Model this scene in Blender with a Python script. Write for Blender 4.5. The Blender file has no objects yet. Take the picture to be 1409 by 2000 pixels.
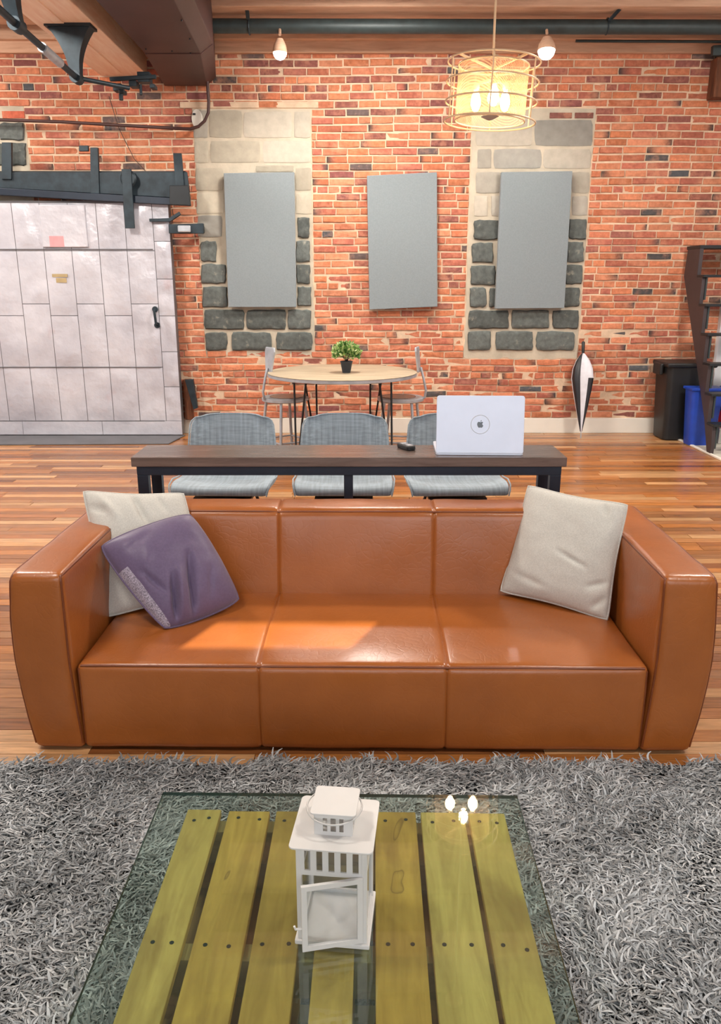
import bpy, math, random
import numpy as np
from mathutils import Vector, Matrix, noise as mnoise
R = math.radians
rnd = random.Random(7)
SC = bpy.context.scene
COL = SC.collection

# ------------------------------------------------------------------ camera
F, CX, CY, CH, PITCH = 1550.0, 704.5, 1000.0, 1.5, R(16.2)
cam_d = bpy.data.cameras.new('camera'); cam = bpy.data.objects.new('camera', cam_d); COL.objects.link(cam)
cam.location = (0, 0, CH); cam.rotation_euler = (R(90) - PITCH, 0, 0)
cam_d.sensor_fit = 'VERTICAL'; cam_d.sensor_height = 36; cam_d.lens = 36 * F / 2000.0
cam_d.clip_start = 0.02
SC.camera = cam
SC.view_settings.view_transform = 'Standard'; SC.view_settings.look = 'None'
SC.view_settings.gamma = 1; SC.view_settings.use_curve_mapping = False
SC.view_settings.exposure = 0.25
# ------------------------------------------------------------------ world and big lights
W = bpy.data.worlds.new('world'); SC.world = W; W.use_nodes = True
W.node_tree.nodes['Background'].inputs[0].default_value = (0.86, 0.92, 1.0, 1)
W.node_tree.nodes['Background'].inputs[1].default_value = 1.0

def light(kind, name, loc, energy, color=(1, 1, 1), aim=None, **kw):
    d = bpy.data.lights.new(name, kind); d.energy = energy; d.color = color
    for k, v in kw.items(): setattr(d, k, v)
    o = bpy.data.objects.new(name, d); COL.objects.link(o); o.location = loc
    if aim is not None:
        o.rotation_euler = (Vector(aim) - Vector(loc)).to_track_quat('-Z', 'Y').to_euler()
    return o
SUN_EL, SUN_AZ = R(28), math.atan2(.13, .29)
sd = Vector((math.sin(SUN_AZ) * math.cos(SUN_EL), math.cos(SUN_AZ) * math.cos(SUN_EL), -math.sin(SUN_EL)))
sun = light('SUN', 'sun', (-3, -6, 6), 11.0, (1, .93, .82), angle=R(.25))
sun.rotation_euler = sd.to_track_quat('-Z', 'Y').to_euler()
# wide daylight-coloured fill added behind the camera, no window modelled
light('AREA', 'daylight_fill', (0.4, -2.3, 2.0), 85, (.90, .95, 1), (0.2, 4, .9), shape='RECTANGLE', size=5.0, size_y=2.2)
# unseen fill lamps added under the ceiling to brighten the room
for lx, ly, e in ((-1.6, 1.6, 44), (1.6, 1.2, 44), (-2.9, 4.8, 115), (2.9, 4.8, 105), (.1, 6.5, 75), (-4.2, 6.6, 45)):
    light('AREA', 'fill_lamp', (lx, ly, 3.5), e, (1, .93, .84), (lx, ly + (.8 if ly > 4 else 0), 0), shape='DISK', size=.5)

# ------------------------------------------------------------------ pixel helpers: where a sight line meets a plane of the room
cp, sp = math.cos(PITCH), math.sin(PITCH)
def ray(px, py):
    a, b = (px - CX) / F, -(py - CY) / F
    return Vector((a, cp + b * sp, -sp + b * cp))
def P(px, py, Y): d = ray(px, py); t = Y / d.y; return Vector((d.x * t, Y, CH + d.z * t))
def PZ(px, py, Z): d = ray(px, py); t = (Z - CH) / d.z; return Vector((d.x * t, d.y * t, Z))
def PX(px, py, X): d = ray(px, py); t = X / d.x; return Vector((X, d.y * t, CH + d.z * t))
def proj(p):
    x, y, z = p[0], p[1], p[2] - CH
    zd = y * cp - z * sp; v = y * sp + z * cp
    return CX + F * x / zd, CY - F * v / zd

# ------------------------------------------------------------------ materials
def lin(c):
    return tuple(((v / 255) / 12.92 if v / 255 <= .04045 else ((v / 255 + .055) / 1.055) ** 2.4) for v in c) + (1,)
class NT:
    def __init__(s, name):
        s.m = bpy.data.materials.new(name); s.m.use_nodes = True; s.t = s.m.node_tree; s.n = s.t.nodes; s.l = s.t.links
        s.b = s.n['Principled BSDF']
    def new(s, typ, **kw):
        n = s.n.new(typ)
        for k, v in kw.items():
            if k.startswith('i_'):
                key = k[2:]; key = int(key) if key.isdigit() else key.replace('_', ' ')
                n.inputs[key].default_value = v
            else: setattr(n, k, v)
        return n
    def link(s, a, b): s.l.new(a, b)
    def coords(s, scale=(1, 1, 1), kind='Object'):
        tc = s.new('ShaderNodeTexCoord'); mp = s.new('ShaderNodeMapping'); mp.inputs['Scale'].default_value = scale
        s.link(tc.outputs[kind], mp.inputs[0]); return mp.outputs[0]
    def noise(s, vec, scale, detail=4, rough=.55, dist=0):
        n = s.new('ShaderNodeTexNoise'); n.inputs['Scale'].default_value = scale; n.inputs['Detail'].default_value = detail
        n.inputs['Roughness'].default_value = rough; n.inputs['Distortion'].default_value = dist
        s.link(vec, n.inputs['Vector']); return n.outputs['Fac']
    def ramp(s, fac, stops):
        r = s.new('ShaderNodeValToRGB'); e = r.color_ramp.elements
        while len(e) < len(stops): e.new(.5)
        for i, (p, c) in enumerate(stops):
            e[i].position = p; e[i].color = c if len(c) == 4 else tuple(c) + (1,)
        s.link(fac, r.inputs[0]); return r.outputs[0]
    def mix(s, fac, a, b, mode='MIX'):
        m = s.new('ShaderNodeMix', data_type='RGBA', blend_type=mode)
        for sock, v in ((m.inputs[0], fac), (m.inputs[6], a), (m.inputs[7], b)):
            if isinstance(v, (int, float, tuple)): sock.default_value = v
            else: s.link(v, sock)
        return m.outputs[2]
    def bump(s, h, strength=.3, dist=.01):
        b = s.new('ShaderNodeBump'); b.inputs['Strength'].default_value = strength; b.inputs['Distance'].default_value = dist
        s.link(h, b.inputs['Height']); s.link(b.outputs[0], s.b.inputs['Normal'])
    def set(s, **kw):
        for k, v in kw.items(): s.b.inputs[k.replace('_', ' ')].default_value = v
        return s
def plain(name, c, rough=.5, metal=0, var=.12, scale=12, bump=0, **kw):
    t = NT(name); t.set(Roughness=rough, Metallic=metal, **kw)
    v = t.coords(); n = t.noise(v, scale)
    c = lin(c); lo = tuple(x * (1 - var) for x in c[:3]); hi = tuple(min(1, x * (1 + var)) for x in c[:3])
    t.link(t.ramp(n, [(.3, lo), (.7, hi)]), t.b.inputs['Base Color'])
    if bump: t.bump(t.noise(v, scale * 6), bump, .004)
    return t.m
def attr_mat(name, rough=.8, grain=None, mul=(.75, 1.15), scale=30, bump=.3, bdist=.004, spec=.5, patch=None, fibre=0):
    t = NT(name); t.set(Roughness=rough); t.b.inputs['Specular IOR Level'].default_value = spec
    a = t.new('ShaderNodeAttribute', attribute_name='Col')
    v = t.coords(grain or (1, 1, 1)); n = t.noise(v, scale, 6, .6)
    g = t.ramp(n, [(.25, (mul[0],) * 3), (.75, (mul[1],) * 3)])
    c = t.mix(1.0, a.outputs['Color'], g, 'MULTIPLY')
    if patch:
        pn = t.noise(t.coords(), patch[1], 5, .65); pf = t.ramp(pn, [(patch[2], (0, 0, 0)), (patch[3], (patch[4],) * 3)])
        c = t.mix(pf, c, lin(patch[0]))
    t.link(c, t.b.inputs['Base Color'])
    if bump: t.bump(n, bump, bdist)
    return t.m
M = {}
M['brick'] = attr_mat('brick', .88, None, (.72, 1.22), 28, .7, .006, .25, patch=((206, 146, 116), 7, .48, .72, .6))
M['stone'] = attr_mat('stone_block', .9, None, (.7, 1.3), 22, .8, .008, .2, patch=((190, 180, 160), 11, .60, .78, .5))
M['stone_pale'] = attr_mat('parged_block', .92, None, (.86, 1.1), 12, .5, .006, .2)
M['mortar'] = plain('mortar', (208, 182, 156), .95, 0, .2, 9, .6)
M['plaster'] = plain('plaster', (186, 176, 158), .95, 0, .14, 7, .5)
M['plank'] = attr_mat('floor_plank', .27, (1.1, 14, 14), (.55, 1.3), 5, .15, .002, .5)
M['subfloor'] = plain('subfloor', (40, 24, 14), .9)
M['white'] = plain('white_paint', (226, 222, 212), .45, 0, .03, 5)
M['wall_white'] = plain('white_wall_paint', (214, 214, 218), .7, 0, .03, 3)
def leather():
    t = NT('tan_leather'); t.set(Roughness=.33, Coat_Weight=.25, Coat_Roughness=.22)
    v = t.coords(); n = t.noise(v, 3.2, 5, .6)
    t.link(t.ramp(n, [(.25, lin((148, 82, 33))), (.75, lin((170, 98, 44)))]), t.b.inputs['Base Color'])
    t.link(t.ramp(t.noise(v, 5, 3), [(.3, (.28,) * 3), (.7, (.42,) * 3)]), t.b.inputs['Roughness'])
    vo = t.new('ShaderNodeTexVoronoi', feature='DISTANCE_TO_EDGE'); vo.inputs['Scale'].default_value = 38
    nz = t.noise(v, 9, 3); mxv = t.new('ShaderNodeMix', data_type='VECTOR'); mxv.inputs[0].default_value = .12
    t.link(v, mxv.inputs[4]); 
    cn = t.new('ShaderNodeTexNoise'); cn.inputs['Scale'].default_value = 7; t.link(v, cn.inputs['Vector'])
    t.link(cn.outputs['Color'], mxv.inputs[5]); t.link(mxv.outputs[1], vo.inputs['Vector'])
    cr = t.ramp(vo.outputs['Distance'], [(0, (0, 0, 0)), (.12, (1, 1, 1))])
    h = t.mix(.5, cr, t.noise(v, 60, 4)); t.bump(h, .13, .003)
    return t.m
M['leather'] = leather()
M['piping'] = plain('leather_piping', (118, 60, 28), .35)
def fabric(name, c, var=.2, scale=220, rough=.9, streak=False, bump=.35):
    t = NT(name); t.set(Roughness=rough, Sheen_Weight=.25); t.b.inputs['Specular IOR Level'].default_value = .2
    c = lin(c)
    if streak:
        a = t.noise(t.coords((1, .05, .05)), scale, 3); b = t.noise(t.coords((.06, 1, 1)), scale, 3)
        n = t.mix(.5, a, b)
    else: n = t.noise(t.coords(), scale, 3)
    lo = tuple(x * (1 - var) for x in c[:3]); hi = tuple(min(1, x * (1 + var)) for x in c[:3])
    t.link(t.ramp(n, [(.38, lo), (.62, hi)]), t.b.inputs['Base Color']); t.bump(n, bump, .0015)
    return t.m
M['beige'] = fabric('beige_linen', (204, 202, 194), .07)
M['purple'] = fabric('purple_satin', (104, 90, 118), .05, 120, .42)
M['lace'] = fabric('lace', (160, 154, 170), .5, 260, .5)
M['melange'] = fabric('grey_melange_fabric', (156, 170, 180), .22, 80, .95, True)
M['panel_grey'] = fabric('grey_panel_fabric', (128, 137, 142), .04, 90, .95)
M['rug'] = attr_mat('shag_pile', .9, None, (.9, 1.1), 8, 0, .001, .1)
M['rug_base'] = plain('rug_backing', (52, 53, 54), .95)
M['black'] = plain('black_metal', (34, 38, 42), .45, .3)
M['navy'] = plain('dark_steel_frame', (36, 46, 60), .4, .3)
M['iron'] = plain('old_black_iron', (42, 54, 62), .5, .4, .3)
M['steelgrey'] = plain('galvanised_steel', (176, 182, 190), .4, .4, .15)
M['pipe'] = plain('dark_green_pipe', (48, 60, 62), .5, .1, .2)
M['duct'] = plain('brown_duct', (74, 50, 48), .5, .2, .15, 3)
M['whitemetal'] = plain('white_lacquer', (214, 212, 208), .4, 0, .03)
M['laptop'] = plain('silver_aluminium', (216, 224, 240), .4, .3, .02)
M['laptop_dark'] = plain('logo_grey', (96, 102, 108), .35, .3, .02)
M['ring'] = plain('pale_ring', (212, 218, 224), .4, 0, .02)
M['plastic_black'] = plain('black_plastic', (26, 28, 30), .45)
M['plastic_blue'] = plain('blue_plastic', (28, 66, 168), .4)
M['red'] = plain('red_cloth', (200, 40, 60), .6)
M['bluecloth'] = plain('blue_cloth', (20, 60, 140), .7)
M['pot'] = plain('dark_pot', (44, 50, 58), .5)
M['leaf'] = attr_mat('leaf', .5, None, (.85, 1.15), 30, 0, .001, .4)
M['nylon_black'] = plain('black_nylon', (26, 26, 32), .45)
M['nylon_white'] = plain('white_nylon', (206, 206, 214), .5)
M['concrete'] = plain('threshold_grey', (98, 98, 102), .5, .2, .2, 3)
M['carpet_white'] = plain('pale_floor', (196, 192, 178), .8, 0, .05)
M['cable'] = plain('thin_cable', (70, 55, 50), .6)
M['tan_metal'] = plain('tan_lacquered_metal', (228, 198, 160), .4, .2, .05)
def wood(name, c1, c2, rough=.5, grain=(1, 9, 9), scale=4, knots=0, bump=.1, dark=(60, 35, 20)):
    t = NT(name); t.set(Roughness=rough)
    v = t.coords(grain); n = t.noise(v, scale, 6, .62, .6)
    c = t.ramp(n, [(.28, lin(c1)), (.72, lin(c2))])
    if knots:
        kv = t.new('ShaderNodeTexVoronoi'); kv.inputs['Scale'].default_value = knots; t.link(t.coords((1, .45, 1)), kv.inputs['Vector'])
        kf = t.ramp(kv.outputs['Distance'], [(.05, (1,) * 3), (.16, (0,) * 3)]); c = t.mix(kf, c, lin(dark))
    t.link(c, t.b.inputs['Base Color']); t.bump(n, bump, .003); return t.m
M['timber'] = wood('timber', (240, 200, 172), (255, 232, 210), .6, (6, .7, 6), 4)
M['joist'] = wood('joist', (186, 146, 120), (222, 184, 156), .75, (.6, 6, 6), 4)
M['console_top'] = wood('walnut_top', (88, 74, 68), (126, 108, 100), .25, (.8, 9, 9), 4)
M['tabletop'] = wood('weathered_top', (150, 132, 108), (196, 180, 154), .5, (.8, 8, 8), 4)
M['deck'] = wood('ceiling_deck', (120, 84, 62), (170, 124, 94), .8, (.6, 6, 6), 4)
M['stairwood'] = plain('dark_stair_paint', (60, 50, 52), .5)
M['oldwood'] = wood('old_wood', (70, 40, 26), (130, 80, 52), .85, (6, 6, 1), 4)
def pallet_mat():
    t = NT('pallet_wood'); t.set(Roughness=.6)
    a = t.new('ShaderNodeAttribute', attribute_name='Col')
    v = t.coords((7, .8, 7)); n = t.noise(v, 4, 6, .62, .8)
    g = t.ramp(n, [(.25, (.66, .56, .42)), (.7, (1.12, 1.08, 1.0))]); c = t.mix(1.0, a.outputs['Color'], g, 'MULTIPLY')
    pn = t.noise(t.coords((1.6, .7, 1)), 4.5, 3, .5, .6)
    line = t.ramp(pn, [(.66, (0, 0, 0)), (.668, (.6,) * 3), (.68, (.2,) * 3), (.70, (0, 0, 0))]); c = t.mix(line, c, lin((110, 66, 24)))
    kv = t.new('ShaderNodeTexVoronoi'); kv.inputs['Scale'].default_value = 4.2; t.link(t.coords((1, .6, 1)), kv.inputs['Vector'])
    kf = t.ramp(kv.outputs['Distance'], [(.05, (.85,) * 3), (.11, (0,) * 3)]); c = t.mix(kf, c, lin((84, 50, 22)))
    sn = t.noise(t.coords((2.2, .9, 1)), 3.1, 4, .6, .4); c = t.mix(t.ramp(sn, [(.52, (0,) * 3), (.70, (.55,) * 3)]), c, lin((150, 96, 44)))
    t.link(c, t.b.inputs['Base Color']); t.bump(n, .12, .002); return t.m
M['pallet'] = pallet_mat()
def glass(name, tint, body=0.0, gl=.0):
    t = NT(name); t.n.remove(t.b); out = t.n['Material Output']
    lw = t.new('ShaderNodeLayerWeight'); lw.inputs[0].default_value = .5
    pw = t.new('ShaderNodeMath', operation='POWER'); pw.inputs[1].default_value = 4.0; t.link(lw.outputs['Facing'], pw.inputs[0])
    ml = t.new('ShaderNodeMath', operation='MULTIPLY_ADD'); ml.inputs[1].default_value = .9; ml.inputs[2].default_value = .045 + gl
    t.link(pw.outputs[0], ml.inputs[0])
    tr = t.new('ShaderNodeBsdfTransparent'); tr.inputs[0].default_value = tint
    gs = t.new('ShaderNodeBsdfGlossy'); gs.inputs['Roughness'].default_value = .015
    mx = t.new('ShaderNodeMixShader'); t.link(ml.outputs[0], mx.inputs[0]); t.link(tr.outputs[0], mx.inputs[1]); t.link(gs.outputs[0], mx.inputs[2])
    last = mx.outputs[0]
    if body:
        df = t.new('ShaderNodeBsdfDiffuse'); df.inputs[0].default_value = (.35, .55, .5, 1)
        m2 = t.new('ShaderNodeMixShader'); m2.inputs[0].default_value = body; t.link(last, m2.inputs[1]); t.link(df.outputs[0], m2.inputs[2]); last = m2.outputs[0]
    t.link(last, out.inputs[0]); return t.m
M['glass'] = glass('green_tinted_glass', (.83, .91, .865, 1), .02, .055)
M['glass_edge'] = plain('glass_edge', (28, 58, 52), .15, 0, .05)
M['pane'] = glass('clear_pane', (.96, .97, .98, 1), .03)
M['bulb_glass'] = glass('bulb_glass', (1, .93, .8, 1))
def emit(name, c, s):
    t = NT(name); t.set(Emission_Strength=s, Emission_Color=c); t.b.inputs['Base Color'].default_value = c; return t.m
M['filament'] = emit('filament', (1, .80, .52, 1), 45)
M['lamp_face'] = emit('lamp_face', (1, .95, .85, 1), 30)
def shade():
    t = NT('tan_mesh_shade'); t.n.remove(t.b); out = t.n['Material Output']
    tr = t.new('ShaderNodeBsdfTransparent'); d = t.new('ShaderNodeBsdfDiffuse'); d.inputs[0].default_value = lin((232, 196, 160))
    tl = t.new('ShaderNodeBsdfTranslucent'); tl.inputs[0].default_value = lin((240, 192, 152))
    a = t.new('ShaderNodeMixShader'); a.inputs[0].default_value = .5; t.link(d.outputs[0], a.inputs[1]); t.link(tl.outputs[0], a.inputs[2])
    w1 = t.new('ShaderNodeTexWave', bands_direction='DIAGONAL'); w1.inputs['Scale'].default_value = 45; t.link(t.coords(), w1.inputs['Vector'])
    f = t.ramp(w1.outputs['Fac'], [(.3, (.22,) * 3), (.7, (.50,) * 3)])
    m = t.new('ShaderNodeMixShader'); t.link(f, m.inputs[0]); t.link(tr.outputs[0], m.inputs[1]); t.link(a.outputs[0], m.inputs[2])
    t.link(m.outputs[0], out.inputs[0]); return t.m
M['shade'] = shade()
def sheet():
    t = NT('grey_sheet_metal'); t.set(Roughness=.36, Metallic=.12)
    v = t.coords(); n = t.noise(v, 2.5, 5); n2 = t.noise(v, 9, 3)
    c = t.ramp(n, [(.3, lin((176, 176, 186))), (.7, lin((206, 206, 214)))])
    st = t.ramp(t.noise(t.coords((2.2, 1, 1.6)), 1.9, 4), [(.62, (0, 0, 0)), (.75, (.35,) * 3)]); c = t.mix(st, c, lin((176, 138, 136)))
    t.link(c, t.b.inputs['Base Color']); t.bump(n2, .55, .02); return t.m
M['sheet'] = sheet()

# ------------------------------------------------------------------ mesh building
class MB:
    def __init__(s): s.v = []; s.f = []; s.c = []; s.mi = []; s.col = (1, 1, 1); s.mat = 0; s.anycol = False
    def color(s, c): s.col = tuple(c[:3]); s.anycol = True; return s
    def add(s, vs, fs, cols=None):
        b = len(s.v); s.v += [tuple(p) for p in vs]; s.f += [tuple(i + b for i in f) for f in fs]
        s.c += (cols if cols else [s.col] * len(vs)); s.mi += [s.mat] * len(fs); return s
    def box(s, x0, x1, y0, y1, z0, z1, M_=None):
        vs = [Vector((x, y, z)) for x in (x0, x1) for y in (y0, y1) for z in (z0, z1)]
        if M_ is not None: vs = [M_ @ v for v in vs]
        return s.add(vs, [(0, 1, 3, 2), (4, 6, 7, 5), (0, 4, 5, 1), (2, 3, 7, 6), (0, 2, 6, 4), (1, 5, 7, 3)])
    def bar(s, a, b, w, h=None, up=(0, 0, 1)):
        a, b = Vector(a), Vector(b); d = (b - a); L = d.length; d.normalize(); up = Vector(up)
        if abs(d.dot(up)) > .98: up = Vector((0, 1, 0))
        x = d.cross(up).normalized(); z = x.cross(d)
        m = Matrix((x, d, z)).transposed().to_4x4(); m.translation = a; h = h or w
        return s.box(-w / 2, w / 2, 0, L, -h / 2, h / 2, m)
    def tube(s, pts, r, n=8, closed=False):
        pts = [Vector(p) for p in pts]; N = len(pts); rs = r if isinstance(r, (list, tuple)) else [r] * N
        vs = []; fs = []; up = None
        for i, p in enumerate(pts):
            if closed: t = pts[(i + 1) % N] - pts[i - 1]
            else: t = pts[min(i + 1, N - 1)] - pts[max(i - 1, 0)]
            t.normalize()
            if up is None: up = Vector((0, 0, 1)) if abs(t.z) < .9 else Vector((1, 0, 0))
            x = t.cross(up).normalized(); y = x.cross(t).normalized(); up = y
            for k in range(n):
                a = 2 * math.pi * k / n; vs.append(p + (x * math.cos(a) + y * math.sin(a)) * rs[i])
        for i in range(N if closed else N - 1):
            j = (i + 1) % N
            for k in range(n): fs.append((i * n + k, i * n + (k + 1) % n, j * n + (k + 1) % n, j * n + k))
        if not closed: fs += [tuple(range(n - 1, -1, -1)), tuple((N - 1) * n + k for k in range(n))]
        return s.add(vs, fs)
    def lathe(s, prof, n=24, c=(0, 0, 0), cap=True, M_=None):
        c = Vector(c); vs = []; fs = []
        for r, z in prof:
            for k in range(n):
                a = 2 * math.pi * k / n; v = Vector((r * math.cos(a), r * math.sin(a), z))
                vs.append((M_ @ v if M_ is not None else v) + c)
        for i in range(len(prof) - 1):
            for k in range(n): fs.append((i * n + k, i * n + (k + 1) % n, (i + 1) * n + (k + 1) % n, (i + 1) * n + k))
        if cap: fs += [tuple(range(n - 1, -1, -1)), tuple((len(prof) - 1) * n + k for k in range(n))]
        return s.add(vs, fs)
    def prism(s, poly, off):
        off = Vector(off); n = len(poly); vs = [Vector(p) for p in poly] + [Vector(p) + off for p in poly]
        fs = [tuple(range(n - 1, -1, -1)), tuple(range(n, 2 * n))] + [(i, (i + 1) % n, n + (i + 1) % n, n + i) for i in range(n)]
        return s.add(vs, fs)
    def build(s, name, mat, parent=None, smooth=None, bevel=0, loc=None, label=None):
        me = bpy.data.meshes.new(name); me.from_pydata(s.v, [], s.f)
        for m in (mat if isinstance(mat, (list, tuple)) else [mat]): me.materials.append(M[m] if isinstance(m, str) else m)
        if any(s.mi): me.polygons.foreach_set('material_index', s.mi)
        if s.anycol:
            at = me.color_attributes.new('Col', 'FLOAT_COLOR', 'POINT')
            at.data.foreach_set('color', np.array([tuple(c[:3]) + (1.0,) for c in s.c], dtype=np.float32).ravel())
        me.update()
        if smooth is not None:
            me.polygons.foreach_set('use_smooth', [True] * len(me.polygons)); me.set_sharp_from_angle(angle=R(smooth))
        o = bpy.data.objects.new(name, me); COL.objects.link(o)
        if parent is not None:
            o.parent = parent
        if loc is not None: o.location = loc
        if bevel:
            b = o.modifiers.new('bevel', 'BEVEL'); b.width = bevel; b.segments = 2; b.limit_method = 'ANGLE'
        if label: o['label'] = label
        return o
def fixn(o):
    import bmesh
    bm = bmesh.new(); bm.from_mesh(o.data); bmesh.ops.recalc_face_normals(bm, faces=bm.faces); bm.to_mesh(o.data); bm.free(); return o
def thing(name, label, cat, loc=(0, 0, 0), rz=0, group=None):
    o = bpy.data.objects.new(name, None); o.empty_display_size = .1; COL.objects.link(o); o.location = loc; o.rotation_euler = (0, 0, rz)
    return tag(o, label, cat, group)
def tag(o, label, cat, group=None):
    o['label'] = label; o['category'] = cat
    if group: o['group'] = group
    return o
def dup(root, loc, rz, label):
    r = root.copy(); COL.objects.link(r); r.location = loc; r.rotation_euler = (0, 0, rz); r['label'] = label
    for ch in list(root.children):
        c = ch.copy(); COL.objects.link(c); c.parent = r
        for g in ch.children:
            d = g.copy(); COL.objects.link(d); d.parent = c
    return r
def struct(o): o['kind'] = 'structure'; return o

# ================================================================== STRUCTURE
WY = 8.1                                   # face of the brick wall
fl = struct(MB().box(-5.2, 4.4, -2.6, 8.5, -.06, -.012).build('floor', 'subfloor'))
wb = struct(MB().box(-5.2, 4.4, WY + .007, WY + .25, 0, 4.1).build('wall_back', 'mortar'))
wr = struct(MB().box(4.25, 4.4, -2.6, WY + .012, 0, 4.1).build('wall_right', 'wall_white'))
ce = struct(MB().box(-5.2, 4.4, -2.6, 8.5, 3.96, 4.1).build('ceiling', 'deck'))
# unseen front wall, its slit added and sized to put sun on the seat
patch = Vector((-.27, 2.58, .32)); tt = (patch.y + 2.5) / sd.y; gap = patch - sd * tt
gw, gh = .31, .088
wf = MB()
wf.box(-5.2, gap.x - gw, -2.6, -2.5, 0, 4.0).box(gap.x + gw, 4.4, -2.6, -2.5, 0, 4.0)
wf.box(gap.x - gw, gap.x + gw, -2.6, -2.5, 0, gap.z - gh).box(gap.x - gw, gap.x + gw, -2.6, -2.5, gap.z + gh, 4.0)
struct(wf.build('wall_front', 'wall_white'))
struct(MB().box(-5.35, -5.2, -2.6, 8.5, 0, 4.1).build('wall_left', 'wall_white'))

# ---- floor planks, running across the view
prnd = random.Random(3); rows = []
PW = .074
y = 2.0; planks = []
while y < WY + .01:
    x = -5.0 + prnd.uniform(-.9, 0)
    while x < 4.25:
        L = prnd.choice((.5, .7, .9, 1.1, 1.4, 1.7)) * prnd.uniform(.85, 1.15)
        x1 = min(x + L, 4.25)
        if x1 - x > .05: planks.append((max(x, -5.2), x1, y, min(y + PW, WY + .01)))
        x = x1
    y += PW
def parea(x0, x1, y0, y1, z=0.):
    xs, ys = [], []
    for a in (x0, x1):
        for b in (y0, y1):
            p = proj((a, b, z)); xs.append(min(1409, max(0, p[0]))); ys.append(p[1])
    w = max(xs) - min(xs); cx = (max(xs) + min(xs)) / 2; cy = sum(ys) / 4
    if 970 < cy < 1470: w = max(0, w - max(0, min(max(xs), 1290 if cy > 1120 else 1200) - max(min(xs), 60 if cy > 1120 else 180)))
    return w * (max(ys) - min(ys))
planks.sort(key=lambda p: -parea(*p))
pal = [(172, 118, 72), (156, 100, 54), (188, 138, 90), (130, 80, 44), (174, 112, 58), (150, 102, 64), (194, 148, 102), (162, 102, 56)]
rest = MB()
for i, (x0, x1, y0, y1) in enumerate(planks):
    mb = MB() if i < 300 else rest
    c = lin(prnd.choice(pal)); k = prnd.uniform(.75, 1.12); mb.color([v * k for v in c[:3]])
    g = .0011 if prnd.random() < .8 else .0028; z = -prnd.uniform(0, .0008)
    mb.box(x0 + g, x1 - g, y0 + g, y1 - g, -.014, z)
    if i < 300: mb.build('plank', 'plank', fl)
ro = rest.build('planking', 'plank', fl); ro['kind'] = 'stuff'

# ---- bricks and blocked-up openings
def XZ(px, py, Y=WY): p = P(px, py, Y); return p.x, p.z
OL = (XZ(381, 300)[0], XZ(609, 300)[0], XZ(500, 692)[1], XZ(500, 213)[1])
OR = (XZ(920, 300)[0], XZ(1158, 300)[0], XZ(1000, 700)[1], XZ(1000, 212)[1])
OF = (-5.2, XZ(55, 300)[0], XZ(30, 500)[1], XZ(30, 208)[1])
holes = [OL, OR, OF]
DOOR_R = XZ(347, 700)[0]
brnd = random.Random(11)
brows = []
CZ = .0672
z = .155; r_i = 0
while z < 3.50:
    header = (r_i % 13 == 6); x = -5.2 + brnd.uniform(0, .2)
    while x < 3.56:
        L = (.108 if header else .222) * brnd.uniform(.9, 1.1)
        if not header and brnd.random() < .07: L *= .5
        segs = [(x, min(x + L, 3.56))]
        for (a, b, c, d) in holes:
            if z + CZ / 2 > c and z + CZ / 2 < d:
                ns = []
                for s0, s1 in segs:
                    if s1 <= a or s0 >= b: ns.append((s0, s1))
                    else:
                        if s0 < a - .03: ns.append((s0, a))
                        if s1 > b + .03: ns.append((b, s1))
                segs = ns
        for s0, s1 in segs:
            if s1 - s0 > .03 and not (s1 < DOOR_R - .25 and z < 2.0): brows.append((s0, s1, z))
        x += L
    z += CZ; r_i += 1
reds = [(186, 114, 87), (192, 120, 88), (180, 109, 85), (197, 127, 95), (175, 104, 85), (190, 118, 84), (168, 100, 84), (200, 132, 101), (184, 110, 80)]
darks = [(84, 80, 80), (100, 86, 84), (88, 90, 94)]
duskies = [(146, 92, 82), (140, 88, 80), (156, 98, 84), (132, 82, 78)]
def brick_mesh(mb, s0, s1, z):
    j = .0055 + brnd.uniform(-.001, .002); a, b = s0 + j, s1 - j; low = z < 1.0
    jz = .0072; za, zb = z + jz, z + CZ - jz
    wob = .006 * math.sin(s0 * 1.3 + z * 4) + .004 * math.sin(s0 * 3.1)
    za += wob; zb += wob
    pr = brnd.uniform(-.005, .006) if not low else brnd.uniform(-.008, .009)
    J = lambda s=.0022: brnd.uniform(-s, s) * (1.8 if low else 1)
    mx = (a + b) / 2; mz = (za + zb) / 2
    ring = [(a + J(), za + J()), (mx, za + J()), (b + J(), za + J()), (b + J(), mz), (b + J(), zb + J()), (mx, zb + J()), (a + J(), zb + J()), (a + J(), mz)]
    tilt = brnd.uniform(-.004, .004)
    Yf = WY - pr; vs = [(x, WY + .02, zz) for x, zz in ring] + [(x, Yf + .004, zz) for x, zz in ring]
    ins = .0035
    vs += [(x + (ins if x < mx - .001 else -ins if x > mx + .001 else 0), Yf + tilt * (1 if x > mx else -1) + J(.001), zz + (ins if zz < mz - .001 else -ins if zz > mz + .001 else 0)) for x, zz in ring]
    vs.append((mx, Yf - .001, mz))
    fs = []
    for k in range(8):
        n = (k + 1) % 8; fs += [(k, n, 8 + n, 8 + k), (8 + k, 8 + n, 16 + n, 16 + k), (16 + k, 16 + n, 24)]
    q = brnd.random(); c = lin(brnd.choice(reds)); L = s1 - s0
    if q < .035: c = lin(brnd.choice(darks))
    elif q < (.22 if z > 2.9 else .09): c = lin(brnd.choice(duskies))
    k = brnd.uniform(.85, 1.18); c = [v * k for v in c[:3]]
    cols = [tuple(c)] * 25
    if .3 < q < .40:
        dk = [v * .6 for v in lin(brnd.choice(darks))[:3]]; side = brnd.random() < .5; cols = list(cols)
        for i, v in enumerate(vs):
            t = (v[0] - a) / (b - a); t = t if side else 1 - t
            if t > .9: cols[i] = tuple(dk)
    mb.anycol = True; mb.add(vs, fs, cols)
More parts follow.
